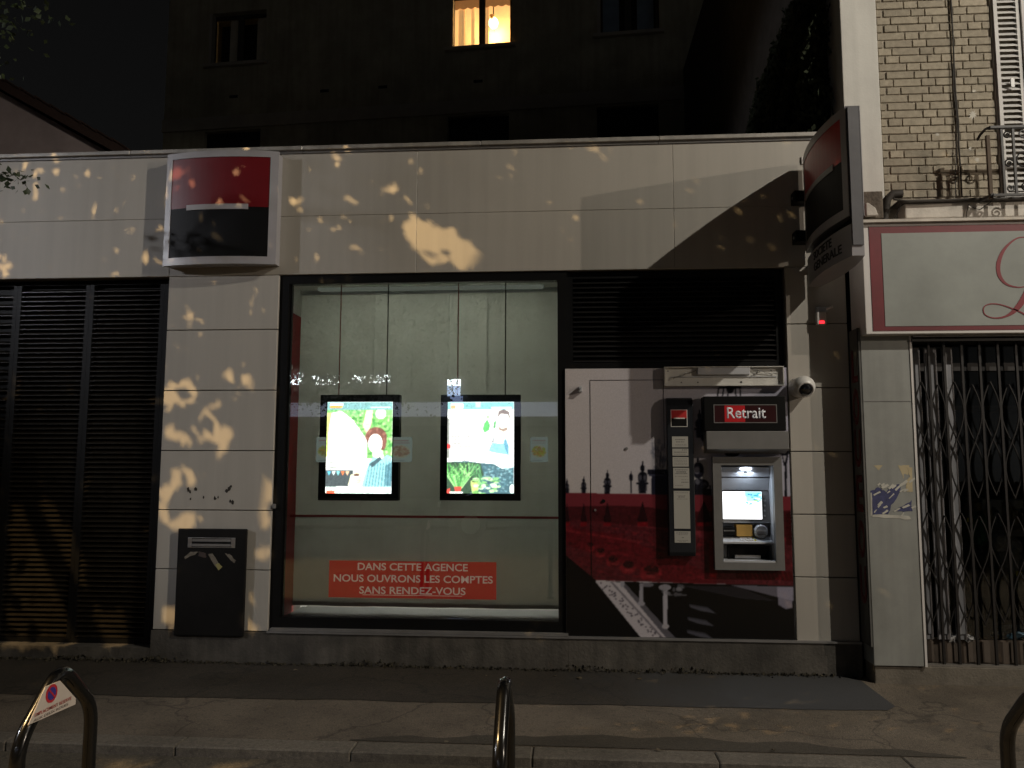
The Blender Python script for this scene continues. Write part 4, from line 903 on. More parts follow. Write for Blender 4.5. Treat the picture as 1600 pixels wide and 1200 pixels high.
# cables
def droop(x0, z0, x1, z1, y, n=16, a=.012): return [(x0 + (x1 - x0) * i / n + a * math.sin(i * 1.3), y + .004 * math.sin(i * 2.1), z0 + (z1 - z0) * i / n) for i in range(n + 1)]
ca = thing('wall_cable', (3.0, -.02, 3.66), 'thick dark cable running down the brick wall', 'cable')
c1 = [at(px, py, -.02) for px, py in ((1484, -30), (1486, 10), (1489, 60), (1491, 110), (1493, 150), (1497, 190), (1498, 230), (1501, 270), (1503, 308))]
MB().tube([(a, -.022, b) for a, b in c1], [.008, .008, .006, .006, .008, .008, .007, .006, .005], 8).build('main_cable', M['cable'], ca)
c2 = [at(px, py, -.02) for px, py in ((1488, 100), (1489, 140), (1494, 185), (1494, 230), (1492, 270), (1492, 308))]
MB().tube([(a, -.03, b) for a, b in c2], .0035, 6).build('thin_cable', M['cable'], ca)
c3 = [at(px, py, -.16) for px, py in ((1395, 312), (1420, 316), (1460, 315), (1510, 312), (1560, 312), (1640, 309))]
MB().tube([(a, -.172, b) for a, b in c3], .009, 6).build('ledge_cable', M['cable'], ca)
for seq in (((1408, 318), (1404, 330), (1397, 341)), ((1513, 320), (1522, 326), (1530, 328), (1545, 318), (1552, 312)), ((1513, 320), (1510, 332), (1509, 341))):
    MB().tube([(*[at(px, py, -.145)[0]], -.15, at(px, py, -.145)[1]) for px, py in seq], .003, 5).build('loose_wire', M['cable'], ca)
# balcony
YBal = -.30
bal = thing('balcony_railing', (3.9, YBal, 3.6), 'black wrought iron balcony railing with scrolls in front of the white shutters', 'railing')
zt = at(1570, 199, YBal)[1]; zb_ = at(1570, 304, YBal)[1]; xl = at(1545, 199, YBal)[0]
MB().box(xl, 5.2, YBal - .015, YBal + .015, zt - .012, zt + .012).build('top_rail', M['iron'], bal, bevel=.004)
MB().box(xl, 5.2, YBal - .01, YBal + .01, zb_ - .012, zb_ + .006).build('bottom_rail', M['iron'], bal)
MB().tube([(xl, YBal, zt), (xl - .02, YBal + .01, zt - .005), (xl - .035, YBal + .06, zt - .03), (xl - .035, YBal + .1, zt - .05)], .010, 8).build('wall_return', M['iron'], bal)
MB().tube([(xl, YBal, zb_), (xl - .02, -.1, zb_ + .01), (xl - .02, 0, zb_ + .01)], .014, 8).build('wall_return', M['iron'], bal)
for px in (1567, 1585, 1612, 1632):
    x = at(px, 250, YBal)[0]; MB().box(x - .008, x + .008, YBal - .008, YBal + .008, zb_ + .006, zt - .012).build('baluster', M['iron'], bal)
def spiral(cx_, cz_, r0, turns, dirn, ph): return [(cx_ + r0 * (1 - .8 * t) * math.cos(ph + dirn * t * turns * 6.28), YBal, cz_ + r0 * (1 - .8 * t) * math.sin(ph + dirn * t * turns * 6.28)) for t in [i / 26 for i in range(27)]]
zc_ = (zt + zb_) / 2; xa_ = at(1576, 250, YBal)[0]; xb_ = at(1601, 250, YBal)[0]
for c in ((xa_, zc_ - .02, .034, 1), (xa_, zb_ + .05, .03, -1), (xa_, zt - .06, .03, 1), (xb_, zc_, .075, 1), (xb_, zt - .05, .04, -1), (xb_, zb_ + .055, .04, 1)):
    MB().tube(spiral(c[0], c[1], c[2], 1.4, c[3], 0.5), .006, 6).build('scroll', M['iron'], bal)
MB().box(xl - .012, xl + .012, YBal + .016, YBal + .04, zb_ - .02, zt - .05).build('end_post', mat('rusty_end', (.10, .075, .055), .9), bal)
MB().box(xl + .0, 5.2, -.12, -.0, z1_ + .022, z1_ + .04).build('balcony_slab', M['iron'], house)

# ivy on the side wall of the house, behind the bank roof
def leafcloud(name, C, S, m, parent=None, flat=None, nrm=None):
    """C: (n,3) centres, S: (n,) sizes -> folded 4-vertex leaves"""
    n = len(C); d1 = rng.normal(size=(n, 3)); d1 /= np.linalg.norm(d1, axis=1)[:, None]
    if nrm is not None: d1 -= (d1 @ nrm)[:, None] * nrm * .7; d1 /= np.linalg.norm(d1, axis=1)[:, None]
    d2 = np.cross(d1, rng.normal(size=(n, 3)) if nrm is None else (nrm + .5 * rng.normal(size=(n, 3)))); d2 /= np.linalg.norm(d2, axis=1)[:, None]
    d3 = np.cross(d1, d2); s = S[:, None]
    V = np.stack([C - d1 * s * .5, C + d2 * s * .32 + d3 * s * .06, C + d1 * s * .5, C - d2 * s * .32 + d3 * s * .06], 1).reshape(-1, 3)
    o0 = C.mean(0); V -= o0
    me = bpy.data.meshes.new(name); me.vertices.add(4 * n); me.vertices.foreach_set('co', V.ravel())
    b = np.arange(n) * 4; tri = np.stack([b, b + 1, b + 2, b, b + 2, b + 3], 1).reshape(-1)
    me.loops.add(6 * n); me.loops.foreach_set('vertex_index', tri.astype(np.int32)); me.polygons.add(2 * n); me.polygons.foreach_set('loop_start', (np.arange(2 * n) * 3).astype(np.int32)); me.update(calc_edges=True)
    return link(name, me, m, parent, tuple(o0))
iv = thing('ivy', (2.2, 1.6, 4.1), 'dark mass of climbing ivy on the house side wall behind the bank roof', 'ivy')
ys = rng.uniform(.12, 3.6, 26000); top = np.interp(ys, [.1, .76, 1.54, 2.2, 2.7, 3.1, 3.4, 3.6], [5.95, 5.86, 5.78, 5.62, 5.42, 5.0, 4.5, 4.2]) + .06 * np.sin(ys * 13) + .04 * np.sin(ys * 31)
zs = 4.0 + (top - 4.0) * rng.random(26000) ** .9; bulk = .12 + .14 * np.abs(np.sin(ys * 5 + zs * 4)) * np.clip((top - zs) * 2, .2, 1)
xs_ = 2.215 - bulk * rng.random(26000) ** .6
leafcloud('foliage', np.stack([xs_, ys, zs], 1), rng.uniform(.04, .075, 26000), M['ivy'], iv, nrm=np.array([-1, 0, 0.]))
for k in range(5): MB().tube([(2.21, .3 + k * .6, 4.0), (2.19, .4 + k * .62, 4.6), (2.2, .3 + k * .55, 5.3)], [.02, .014, .005], 6).build('stem', M['bark'], iv)

# ------------------------------------------------------------------ shop on the right
shop = thing('corner_shop', (3.2, -.1, 0), 'closed shop front with grey sheet metal pier and display window', 'shop')
YF = -.20
SXL = 2.192
MB().box(SXL + .02, 6.5, YF + .02, .0, -.02, .125).build('base_slab', mat('shop_step', (.17, .15, .12), .9, var=.25, bump=.4, dirt=.3), shop, bevel=.006)
pier = MB().box(SXL + .010, 2.563, YF, -.001, .13, 2.545).build('metal_pier', M['shopmetal'], shop, bevel=.004)
MB().box(2.556, 2.572, YF - .006, YF + .03, .13, 2.55).build('corner_trim', M['white'], pier)
MB().box(SXL + .012, 2.55, YF - .003, YF - .0005, 2.040, 2.046).build('sheet_seam', M['grey'], pier, bevel=.001, segs=1)
# side panel with vertical lettering
sp = MB().box(SXL - .004, SXL + .009, YF + .004, .028, .26, 2.60).build('side_panel', M['sidepan'], shop)
MB().box(SXL - .01, SXL - .0045, YF + .004, YF + .014, .26, 2.60).box(SXL - .01, SXL - .0045, -.012, -.002, .26, 2.60).build('panel_edging', M['blk'], sp)
letm = mat('dark_red_letters', (.12, .012, .014), .5)
for ch, pya, pyb in (('L', 548, 598), ('O', 608, 665), ('U', 672, 730), ('E', 742, 798), ('R', 0, 0), ('O', 810, 868), ('U', 878, 936)):
    if ch == 'R': continue
    y_ = -.1; za, zb2 = atX(1333, pya, SXL)[1], atX(1337, pyb, SXL)[1]
    text('letter', ch, SXL - .0046, (za + zb2) / 2, y_, .12, za - zb2, letm, sp, bold=.03, side=True, ext=.003)
# sign box
YG = -.30
zA, zB = at(1480, 521, YG)[1], at(1480, 347, YG)[1]; gx0 = at(1350, 435, YG)[0]
sgn = thing('shop_sign', (3, YG, zA), 'long grey shop sign with red border and a red script initial above the folding gate', 'sign')
MB().box(gx0, 5.5, YG + .004, -.205 + .2, zA + .001, zB).build('box', M['white'], sgn, bevel=.004)
MB().box(gx0 - .01, 5.5, YG - .03, -.0, zB + .001, zB + .022).build('top_trim', M['ledge'], sgn)
r0 = at(1361, 435, YG)[0]; fz0, fz1 = at(1480, 516, YG)[1], at(1480, 352, YG)[1]
MB().box(r0, 5.45, YG, YG + .006, fz0, fz1).build('red_border', M['shopred'], sgn)
g0 = at(1380, 435, YG)[0]; gz0, gz1 = at(1480, 509, YG)[1], at(1480, 363, YG)[1]
MB().box(g0, 5.42, YG - .003, YG + .002, gz0, gz1).build('grey_face', M['shopsign'], sgn)
MB().box(2.57, 6.0, YF - .02, -.0, zA - .045, zA - .002).build('gate_head', M['gate'], shop)
MB().box(2.575, 5.6, YF - .03, YF - .015, zA - .012, zA - .004).build('drip_trim', M['ltgrey'], shop)
# script capital: swelling stroke built as a ribbon with varying width
def ribbon(pts, ws, y, nm, m, parent, n=7):
    P_ = [Vector((*at(a, b, YG),)) for a, b in pts]; Q_ = []; WW = []
    for i in range(len(P_) - 1):
        p0 = P_[max(0, i - 1)]; p1 = P_[i]; p2 = P_[i + 1]; p3 = P_[min(len(P_) - 1, i + 2)]
        for k in range(n):
            t = k / n; Q_.append(.5 * ((2 * p1) + (p2 - p0) * t + (2 * p0 - 5 * p1 + 4 * p2 - p3) * t * t + (-p0 + 3 * p1 - 3 * p2 + p3) * t ** 3)); WW.append((ws[i] + (ws[i + 1] - ws[i]) * t) / 200)
    Q_.append(P_[-1]); WW.append(ws[-1] / 200)
    bm = bmesh.new(); A = []
    for i, p in enumerate(Q_):
        a = Q_[max(0, i - 1)]; b = Q_[min(len(Q_) - 1, i + 1)]; t = (b - a).normalized(); nn = Vector((-t.y, t.x)) * WW[i] / 2
        A.append([bm.verts.new((p.x + nn.x, y, p.y + nn.y)), bm.verts.new((p.x - nn.x, y, p.y - nn.y)), bm.verts.new((p.x - nn.x, y + .002, p.y - nn.y)), bm.verts.new((p.x + nn.x, y + .002, p.y + nn.y))])
    for p, q in zip(A, A[1:]):
        for k in range(4): bm.faces.new((p[k], q[k], q[(k + 1) % 4], p[(k + 1) % 4]))
    s_ = MB(); s_.bm.free(); s_.bm = bm; return s_.build(nm, m, parent)
scr = mat('script_red', (.19, .011, .02), .5)
ribbon([(1612, 372), (1590, 372), (1570, 388), (1560, 410), (1561, 430), (1572, 444), (1590, 449), (1606, 447)], [1, 1.8, 4, 6, 5.5, 3.2, 1.6, 1.2], YG - .0056, 'script_initial', scr, sgn)
ribbon([(1630, 380), (1618, 420), (1605, 455), (1590, 480), (1572, 494), (1552, 497), (1538, 491), (1537, 480), (1548, 475), (1566, 477), (1590, 486), (1612, 496), (1640, 498)], [3, 7, 9, 8, 3, 1.6, 1.4, 1.4, 1.6, 1.6, 2, 3, 2], YG - .0062, 'script_initial', scr, sgn)
# torn sticker on the pier (plain blue and cream remains)
ts = thing('torn_poster', (2.4, YF, 1.3), 'torn blue and cream poster remains on the grey metal pier', 'poster')
cream = mat('poster_cream', (.45, .38, .24), .8, var=.15); blue = mat('poster_blue', (.045, .05, .13), .7, var=.4, scale=40); pal = mat('poster_scrap', (.46, .45, .40), .8, var=.2)
def scrap(pts, m, lay, jit=.8, n=4):
    MB().prism([at(a, b, YF) for a, b in blobpoly(pts, jit, n)], YF - .0008 - .0007 * lay, YF - .0002).build('paper_scrap', m, ts)
scrap([(1365, 727), (1379, 727), (1373, 735)], cream, 0, .3); scrap([(1403, 727), (1421, 727), (1419, 742), (1412, 740), (1412, 748)], cream, 0, .6); scrap([(1417, 730), (1425, 730), (1426, 768), (1417, 768), (1415, 752), (1422, 745)], cream, 1, .8)
scrap([(1361, 768), (1372, 762), (1384, 768), (1398, 758), (1408, 756), (1404, 775), (1392, 790), (1388, 803), (1362, 803)], blue, 1, 1.4)
scrap([(1398, 797), (1412, 790), (1424, 782), (1425, 798), (1412, 800)], blue, 1, 1)
for q in range(22):
    x0_, y0_ = random.uniform(1360, 1424), random.uniform(752, 812)
    if q < 12: x0_, y0_ = 1366 + q * 4.6 + random.uniform(-3, 3), 758 + random.uniform(-6, 10) + (35 if q % 3 == 0 else 0)
    a_ = random.uniform(-.9, -.3); L_ = random.uniform(5, 13); w_ = random.uniform(1.2, 3)
    scrap([(x0_, y0_), (x0_ + L_ * math.cos(a_), y0_ + L_ * math.sin(a_)), (x0_ + L_ * math.cos(a_) + w_, y0_ + L_ * math.sin(a_) + w_), (x0_ + w_, y0_ + w_)], pal, 2 + q % 5 * .5, .5, 2)
scrap([(1360, 770), (1362, 770), (1363, 806), (1360, 806)], pal, 2, .4); scrap([(1362, 804), (1420, 806), (1424, 812), (1400, 810), (1364, 808)], pal, 2, .9)
# display window and interior
MB().box(2.575, 6.0, .55, .6, .13, 2.6).build('back_wall', mat('shop_back', (.03, .025, .02), .9, var=.6, scale=4), shop)
MB().box(2.575, 6.0, -.04, .55, .105, .128).build('display_floor', M['wood'], shop)
MB().box(2.575, 5.9, -.062, -.056, .30, 2.47).build('display_glass', M['glass2'], shop)
MB().box(2.575, 5.9, -.07, -.04, .13, .295).build('lower_board', M['wood'], shop)
src = None
for k in range(13):
    x = 2.62 + k * .1
    if src is None: src = MB().box(x, x + .052, -.080, -.071, .14, .285).build('lower_slat', mat('slat_wood', (.075, .058, .045), .6), shop); p0 = Vector(WO[src.name].translation)
    else: inst(src, 'lower_slat', p0 + Vector((k * .1, 0, 0)), shop)
MB().box(2.58, 5.9, -.095, -.075, 2.28, 2.34).build('transom', M['gate'], shop)
# white fluted pilaster strips behind the gate on the left
pm = mat('old_white_strip', (.32, .32, .34), .6, dirt=.3, streak=.3)
for pa, pb in ((1428, 1440), (1447, 1466), (1475, 1491)):
    x0_ = at(pa, 650, -.08)[0]; x1_ = at(pb, 650, -.08)[0]
    MB().box(x0_, x1_, -.10, -.083, .30, 2.46).box(x0_ + .012, x1_ - .012, -.108, -.10, .34, 2.42).build('white_strip', pm, shop, bevel=.003, segs=1)
# goods in the display
def bag(px0, px1, py0, py1, y, m, label, cat='bag', nm='bag'):
    a0, a1, b0, b1 = box_px(px0, px1, py0, py1, y); s_ = MB(); s_.ellipsoid(((a0 + a1) / 2, y, (b0 + b1) / 2), ((a1 - a0) / 2, .10, (b1 - b0) / 2), 14, 10)
    for v in s_.bm.verts: v.co += Vector((random.uniform(-.012, .012), random.uniform(-.012, .012), random.uniform(-.015, .015)))
    return tag(s_.build(nm, m, None), label, cat)
tag(MB().box(*box_px(1536, 1640, 781, 838, .2)[:2], .2, .4, *box_px(1536, 1600, 781, 838, .2)[2:]).build('carton', mat('carton_grey', (.22, .23, .24), .7), None, bevel=.004), 'pale grey carton on the dark shelf behind the folding gate', 'box')
bag(1518, 1543, 800, 850, .12, M['green'], 'dark green bag behind the folding gate')
bag(1560, 1600, 838, 905, .12, mat('pale_bag', (.28, .27, .26), .6, var=.3), 'large pale bag at the right edge behind the folding gate')
bag(1548, 1572, 832, 860, .05, mat('white_bag', (.36, .35, .35), .6), 'small white bag on top of the goods behind the gate')
bag(1588, 1625, 860, 950, .05, mat('greyish_bag', (.2, .2, .2), .7), 'tall grey sack at the far right behind the gate')
bag(1470, 1492, 880, 955, .1, mat('straw_bag', (.20, .17, .11), .8, var=.5, scale=60), 'straw coloured sack beside the white strips behind the gate')
bag(1470, 1490, 985, 1003, .0, mat('white_cloth', (.36, .36, .36), .7), 'small white bundle at the foot of the display'); bag(1496, 1516, 985, 1003, .0, mat('grey_cloth', (.25, .25, .25), .7), 'small grey bundle at the foot of the display')
bag(1548, 1620, 978, 1000, .02, M['bluecloth'], 'blue folded cloth lying at the foot of the display', 'cloth', 'cloth')
sh_ = thing('display_shelf', (3.4, .3, 1.1), 'dark shelf across the shop display', 'shelf')
MB().box(2.62, 5.5, .1, .5, 1.08, 1.10).build('shelf_board', M['wood'], sh_); MB().box(2.62, 5.5, .1, .5, 2.0, 2.03).build('shelf_board', M['wood'], sh_)
for i in range(9):
    px = 1508 + i * 14 + random.uniform(-3, 3); x, _ = at(px, 700, .2); h_ = random.uniform(.1, .2); m = mat('jar', random.choice([(.06, .05, .04), (.10, .08, .05), (.05, .07, .06), (.16, .12, .05)]), .4)
    tag(MB().tube([(x, .2, 1.101), (x, .2, 1.101 + h_), (x, .2, 1.11 + h_), (x, .2, 1.13 + h_)], [.035, .035, .014, .014], 12).build('bottle', m), 'dark bottle in the row on the display shelf behind the gate', 'bottle', 'bottles on the display shelf')
for px, py, lb in ((1515, 812, 'yellow price tag above the green bag'), (1592, 896, 'yellow price tag on the tall sack at the right')):
    a, b = at(px, py, -.02); tag(MB().box(a - .022, a + .022, -.022, -.018, b - .015, b + .015).build('price_tag', M['papery']), lb, 'price tag')
# folding lattice gate
gate = thing('folding_gate', (3.2, -.14, .13), 'black folding lattice security gate across the shop window', 'gate')
bars = [at(px, 700, -.15)[0] for px in (1431, 1458, 1482, 1510, 1538, 1567, 1596, 1626, 1656)]
gz0_, gz1_ = .135, zA - .045
src = MB().box(bars[0] - .008, bars[0] + .008, -.162, -.142, gz0_, gz1_).build('upright', M['gate'], gate)
for b in bars[1:]:
    inst(src, 'upright', Vector(WO[src.name].translation) + Vector((b - bars[0], 0, 0)), gate)
lat = None; W0 = bars[1] - bars[0]
def lattice(xm, wd, za, zb2, nm='lattice_pair'):
    s_ = MB(); n = 24
    for sg_ in (-1, 1):
        pts = [(xm + sg_ * wd * math.sin(math.pi * 2 * i / n), -.15 + sg_ * .006, za + (zb2 - za) * i / n) for i in range(n + 1)]
        s_.tube(pts, .006, 6)
    return s_.build(nm, M['gate'], gate)
mids = [(a + b) / 2 for a, b in zip(bars, bars[1:])]
for k, xm in enumerate([bars[0] - W0 * .0] + mids):
    if k == 0: continue
    wd = (bars[k] - bars[k - 1]) / 2 - .008
    sh2 = .02 * (k % 2)
    lattice(xm, wd, 1.33 + sh2, 2.17 + sh2); lattice(xm, wd, .42 + sh2, 1.20 + sh2)
MB().box(2.575, 5.9, -.175, -.13, .127, .140).build('bottom_track', mat('worn_steel', (.35, .33, .3), .35, metal=.7), gate)
MB().box(2.575, 5.9, -.17, -.135, gz1_ + .0, gz1_ + .02).build('top_track', M['gate'], gate)

# ------------------------------------------------------------------ apartment block behind
ANG = R(-4.2); AO = Vector((2.78, 8.0, 0))                        # right front corner
ca_, sa_ = math.cos(ANG), math.sin(ANG); nrm_ = Vector((sa_, -ca_, 0)); dir_ = Vector((-ca_, -sa_, 0))
def atA(px, py, dep=0):                                        # pixel -> local (u leftwards negative x, z) on the angled facade
    d = ray(px, py); o0 = Vector((0, -D, H)); p0 = AO - nrm_ * dep; t = (p0 - o0).dot(nrm_) / d.dot(nrm_); w = o0 + d * t - AO
    return w.dot(Vector((ca_, sa_, 0))), w.z
apt = thing('apartment_building', AO, 'dark apartment block behind the bank with one warmly lit window', 'building', rot=ANG)
uL = atA(258, 150)[0]
wins = []   # openings in local coordinates (x0,x1,z0,z1)
def opn(px0, px1, py0, py1):
    a, _ = atA(px0, (py0 + py1) / 2); b, _ = atA(px1, (py0 + py1) / 2); xm = (px0 + px1) / 2; return a, b, atA(xm, py1)[1], atA(xm, py0)[1]
litw = opn(703, 800, -12, 75); up = [opn(327, 415, 16, 98), litw, opn(933, 1030, -36, 50)]
low = [opn(318, 406, 201, 262), opn(699, 795, 182, 262), opn(933, 1030, 165, 262)]
zU0 = sum(w[2] for w in up) / 3; zU1 = sum(w[3] for w in up) / 3; zL1 = sum(w[3] for w in low) / 3
up = [(w[0], w[1], w[2] * .5 + zU0 * .5, zU1) for w in up]; low = [(w[0], w[1], zL1 - 1.3, zL1) for w in low]
ap = MB(); xs2 = sorted({uL, 0.0, *[w[0] for w in up], *[w[1] for w in up]})
# facade tiled around the openings, column by column
def inwin(x, ws):
    for w in ws:
        if w[0] - .01 < x < w[1] + .01: return w
for ws, za, zb3 in ((low, 0, 8.9), (up, 8.9, 15)):
    cuts = sorted({uL, 0.0, *[w[0] for w in ws], *[w[1] for w in ws]})
    for a, b in zip(cuts, cuts[1:]):
        w = inwin((a + b) / 2, ws)
        if w: ap.box(a, b, 0, .35, za, w[2]); ap.box(a, b, 0, .35, w[3], zb3)
        else: ap.box(a, b, 0, .35, za, zb3)
ap.box(uL, 0, .9, 8, 0, 15); ap.box(uL, uL + .3, .35, .9, 0, 15); ap.box(-.3, 0, .35, .9, 0, 15)
ap.build('wall', M['apt'], apt)
MB().box(uL - .01, .04, -.05, -.002, zL1 + .04, zL1 + .30).build('string_course', M['apt2'], apt)
for w in up + low:
    MB().box(w[0] - .08, w[1] + .08, -.09, .0, w[2] - .07, w[2] - .001).build('window_sill', M['apt2'], apt)
for w in low: MB().box(w[0], w[1], .12, .16, w[2], w[3]).build('closed_shutter', M['dark'], apt)
for i, w in enumerate((up[0], up[1], up[2])):
    xm = (w[0] + w[1]) / 2; fw = .06
    s_ = MB(); s_.frame(w[0], xm - .002, .14, .19, w[2], w[3], fw); s_.frame(xm + .002, w[1], .14, .19, w[2], w[3], fw)
    wn_ = s_.build('window', mat('window_frame_dark', (.05, .045, .035), .6), apt)
    MB().box(w[0] + fw, w[1] - fw, .16, .165, w[2] + fw, w[3] - fw).build('pane', M['glass2'] if i != 1 else M['glass'], wn_)
    MB().box(w[0] - .001, w[0] + .06, -.0, .13, w[2], w[3]).build('folded_shutter', M['apt2'], apt)
# dim curtains behind the left window and dull pane right
w = up[0]; MB().box(w[0] + .35, w[0] + .6, .22, .24, w[2], w[3]).box(w[1] - .3, w[1] - .06, .22, .24, w[2], w[3]).build('curtain', mat('net_curtain', (.5, .45, .35), .9), apt)
w = up[2]; MB().box(w[0] + .1, w[0] + .42, .22, .24, w[2], w[3]).box(w[1] - .42, w[1] - .1, .22, .24, w[2], w[3]).build('curtain', mat('cold_curtain', (.2, .26, .32), .9), apt)
for w_ in (up[0], up[2]): MB().box(w_[0], w_[1], .5, .52, w_[2], w_[3]).build('dark_room', M['dark'], apt)
# lit room: wall, curtains and valance glow themselves, imitating lamplight
w = up[1]
MB().box(w[0] - .8, w[1] + .8, .84, .89, w[2] - .6, w[3] + .4).build('room_wall', mat('warm_wall_glow', (.7, .5, .25), .9, emit=(1, .60, .24), estr=.66), apt)
s_ = MB()
def curt(x0, x1, y, n, z0, z1, emi):
    bm = bmesh.new(); A = []
    for i in range(n + 1):
        x = x0 + (x1 - x0) * i / n; yy = y + .02 * math.sin(i * 1.7) + .008 * math.sin(i * .7); A.append((bm.verts.new((x, yy, z0)), bm.verts.new((x, yy, z1))))
    for p, q in zip(A, A[1:]): bm.faces.new((p[0], q[0], q[1], p[1]))
    q_ = MB(); q_.bm.free(); q_.bm = bm; return q_.build('lit_curtain', mat('sheer_curtain_glow', (.7, .5, .25), .9, var=.15, scale=9, emit=(1, .60, .24), estr=emi), apt)
curt(w[0] + .12, w[0] + .27, .26, 12, w[2], w[3] - .1, .36); curt(w[0] + .38, w[0] + .46, .27, 8, w[2], w[3] - .1, .42); curt((w[0] + w[1]) / 2 + .03, (w[0] + w[1]) / 2 + .12, .26, 10, w[2], w[3] - .1, .4)
# scalloped valance
n = 60; pts = [(w[0], w[3] - .02)]; pts = [(w[0] + (w[1] - w[0]) * i / n, w[3] - .20 - .035 * abs(math.sin(i * .42))) for i in range(n + 1)]
MB().prism([(w[0], w[3])] + pts + [(w[1], w[3])], .22, .224).build('valance', mat('valance_cloth_glow', (.5, .32, .15), .9, emit=(1, .40, .12), estr=.22), apt)
lampx, lampz = atA(771, 36, .6)
lp = thing('chandelier', AO + Vector((ca_, sa_, 0)) * lampx - nrm_ * .6 + Vector((0, 0, lampz)), 'glowing lamp hanging inside the lit apartment window', 'lamp')
L0 = Vector(lp.location)
MB().ellipsoid(L0, (.10, .10, .12), 20, 14).build('globe', emitmat('warm_bulb', (1, .75, .38), 7), lp, smooth=True)
MB().tube([L0 + Vector((0, 0, .12)), L0 + Vector((0, 0, .8))], .012, 6).build('stem', M['cable'], lp)
MB().tube([L0 + Vector((-.02, -.13, .02)), L0 + Vector((-.02, -.13, .06)), L0 + Vector((-.02, -.13, .09))], [.02, .035, .05], 10).build('finial', mat('brass', (.3, .2, .1), .5), lp)
MB().tube([L0 + Vector((-.02, -.13, .02)), L0 + Vector((-.07, -.13, -.25))], .006, 5).tube([L0 + Vector((-.02, -.13, .02)), L0 + Vector((.03, -.13, -.25))], .006, 5).build('chain', mat('brass_chain', (.3, .2, .1), .5), lp)
pl_ = bpy.data.lights.new('chandelier_light', 'POINT'); pl_.energy = 45; pl_.color = (1, .62, .25); pl_.shadow_soft_size = .1
po = bpy.data.objects.new('chandelier_light', pl_); sc.collection.objects.link(po); po.parent = lp; po.location = (0, -.02, -.18)
for px, py in ((507, 142), (598, 136), (747, 127), (365, 151)):
    a, b = atA(px, py); MB().box(a - .09, a + .09, -.004, .01, b - .03, b + .03).build('vent', M['dark'], apt)

# gable house at the far left
gh = thing('gable_house', (-11, 6, 0), 'pale gable wall with a tiled roof edge at the far left behind the bank', 'house')
g1 = at(-10, 134, 6); g2 = at(182, 240, 6); sl2 = (g2[1] - g1[1]) / (g2[0] - g1[0])
xr = -13.5; zr = g1[1] + sl2 * (xr - g1[0]); xe = g2[0] + .5; ze = g2[1] + sl2 * .5
MB().prism([(xr, 0), (xe - .1, 0), (xe - .1, ze), (xr, zr)], 6, 11).build('wall', M['gable'], gh)
th = .17; MB().prism([(xr, zr + .002), (xe, ze - .0), (xe, ze + th), (xr, zr + th)], 5.85, 11.2).build('roof', M['tile'], gh)
k = 0; src = None
while True:
    x = xr + .28 * k; zt2 = zr + sl2 * (x - xr) + th
    if x > xe - .25: break
    s_ = MB().prism([(x, zt2 + .02), (x + .3, zt2 + .3 * sl2 - .004), (x + .3, zt2 + .3 * sl2 + .022), (x, zt2 + .05)], 5.83, 6.2).build('verge_tile', M['tile'], gh); k += 1

# ------------------------------------------------------------------ street furniture: bike racks
RX = (-1.78, -.215, 1.50)
def rack_profile(X):
    yn = atX(29, 1155, RX[0])[0]; yf = atX(143, 1110, RX[0])[0]; za = atX(91, 1041, RX[0])[1]; zs_ = (atX(32, 1150, RX[0])[1] + atX(141, 1112, RX[0])[1]) / 2
    ym = (yn + yf) / 2; raw = [(yn, -.1), (yn, zs_), (ym, za), (yf, zs_), (yf, -.1)]
    pts = [raw[0]]
    for i in (1, 2, 3):                                        # round the bends
        a, b, c = [Vector(raw[j]) for j in (i - 1, i, i + 1)]; rr = .07 if i != 2 else .085
        p = b + (a - b).normalized() * rr; q = b + (c - b).normalized() * rr
        for k in range(9): t = k / 8; pts.append(tuple((1 - t) ** 2 * p + 2 * t * (1 - t) * b + t * t * q))
    pts.append(raw[4]); return pts, (yn, yf, ym, za, zs_)
pts, (yn, yf, ym, za, zs_) = rack_profile(RX[0])
rk = thing('bike_rack', (RX[0], ym, -.05), 'glossy black pointed tubular cycle rack at the left with a small no parking plate', 'bike rack', 'black cycle racks along the kerb')
MB().tube([(RX[0], a, b) for a, b in pts], .0235, 16).build('tube_frame', M['rack'], rk, smooth=True)
for yy_ in (yn, yf): MB().tube([(RX[0], yy_, -.05), (RX[0], yy_, -.04)], .05, 16).build('foot_plate', M['rack'], rk)
plain = copy_tree(rk, (RX[1], ym, -.05)); plain['label'] = 'glossy black tubular cycle rack seen edge-on in the middle foreground'
p2 = copy_tree(rk, (RX[2], ym, -.05)); p2['label'] = 'black tubular cycle rack cut off by the right edge of the view'
# plate with no-parking roundel, facing the street side (+X, towards the camera)
xp = RX[0] + .027
def PY(px, py): return atX(px, py, xp)
plate = [PY(94, 1063.5), PY(118.5, 1091), PY(118, 1100.5), PY(44, 1133), PY(71, 1073)]
s_ = MB(); s_.prismx(plate, xp - .002, xp)
pl = s_.build('plate', mat('plate_white', (.50, .44, .38), .5, var=.08), rk)
cy_, cz_ = PY(80.5, 1083.5)
for r_, m_, o_ in ((.030, mat('roundel_red', (.42, .02, .03), .5), .0010), (.021, mat('roundel_blue', (.04, .03, .20), .5), .0018)):
    MB().tube([(xp, cy_, cz_), (xp + o_, cy_, cz_)], r_, 28).build('roundel', m_, pl)
MB().prismx([(cy_ - .017 - .004, cz_ + .017), (cy_ - .017, cz_ + .021), (cy_ + .021, cz_ - .017), (cy_ + .017, cz_ - .021)], xp + .0019, xp + .0026).build('roundel_bar', bpy.data.materials['roundel_red'], pl)
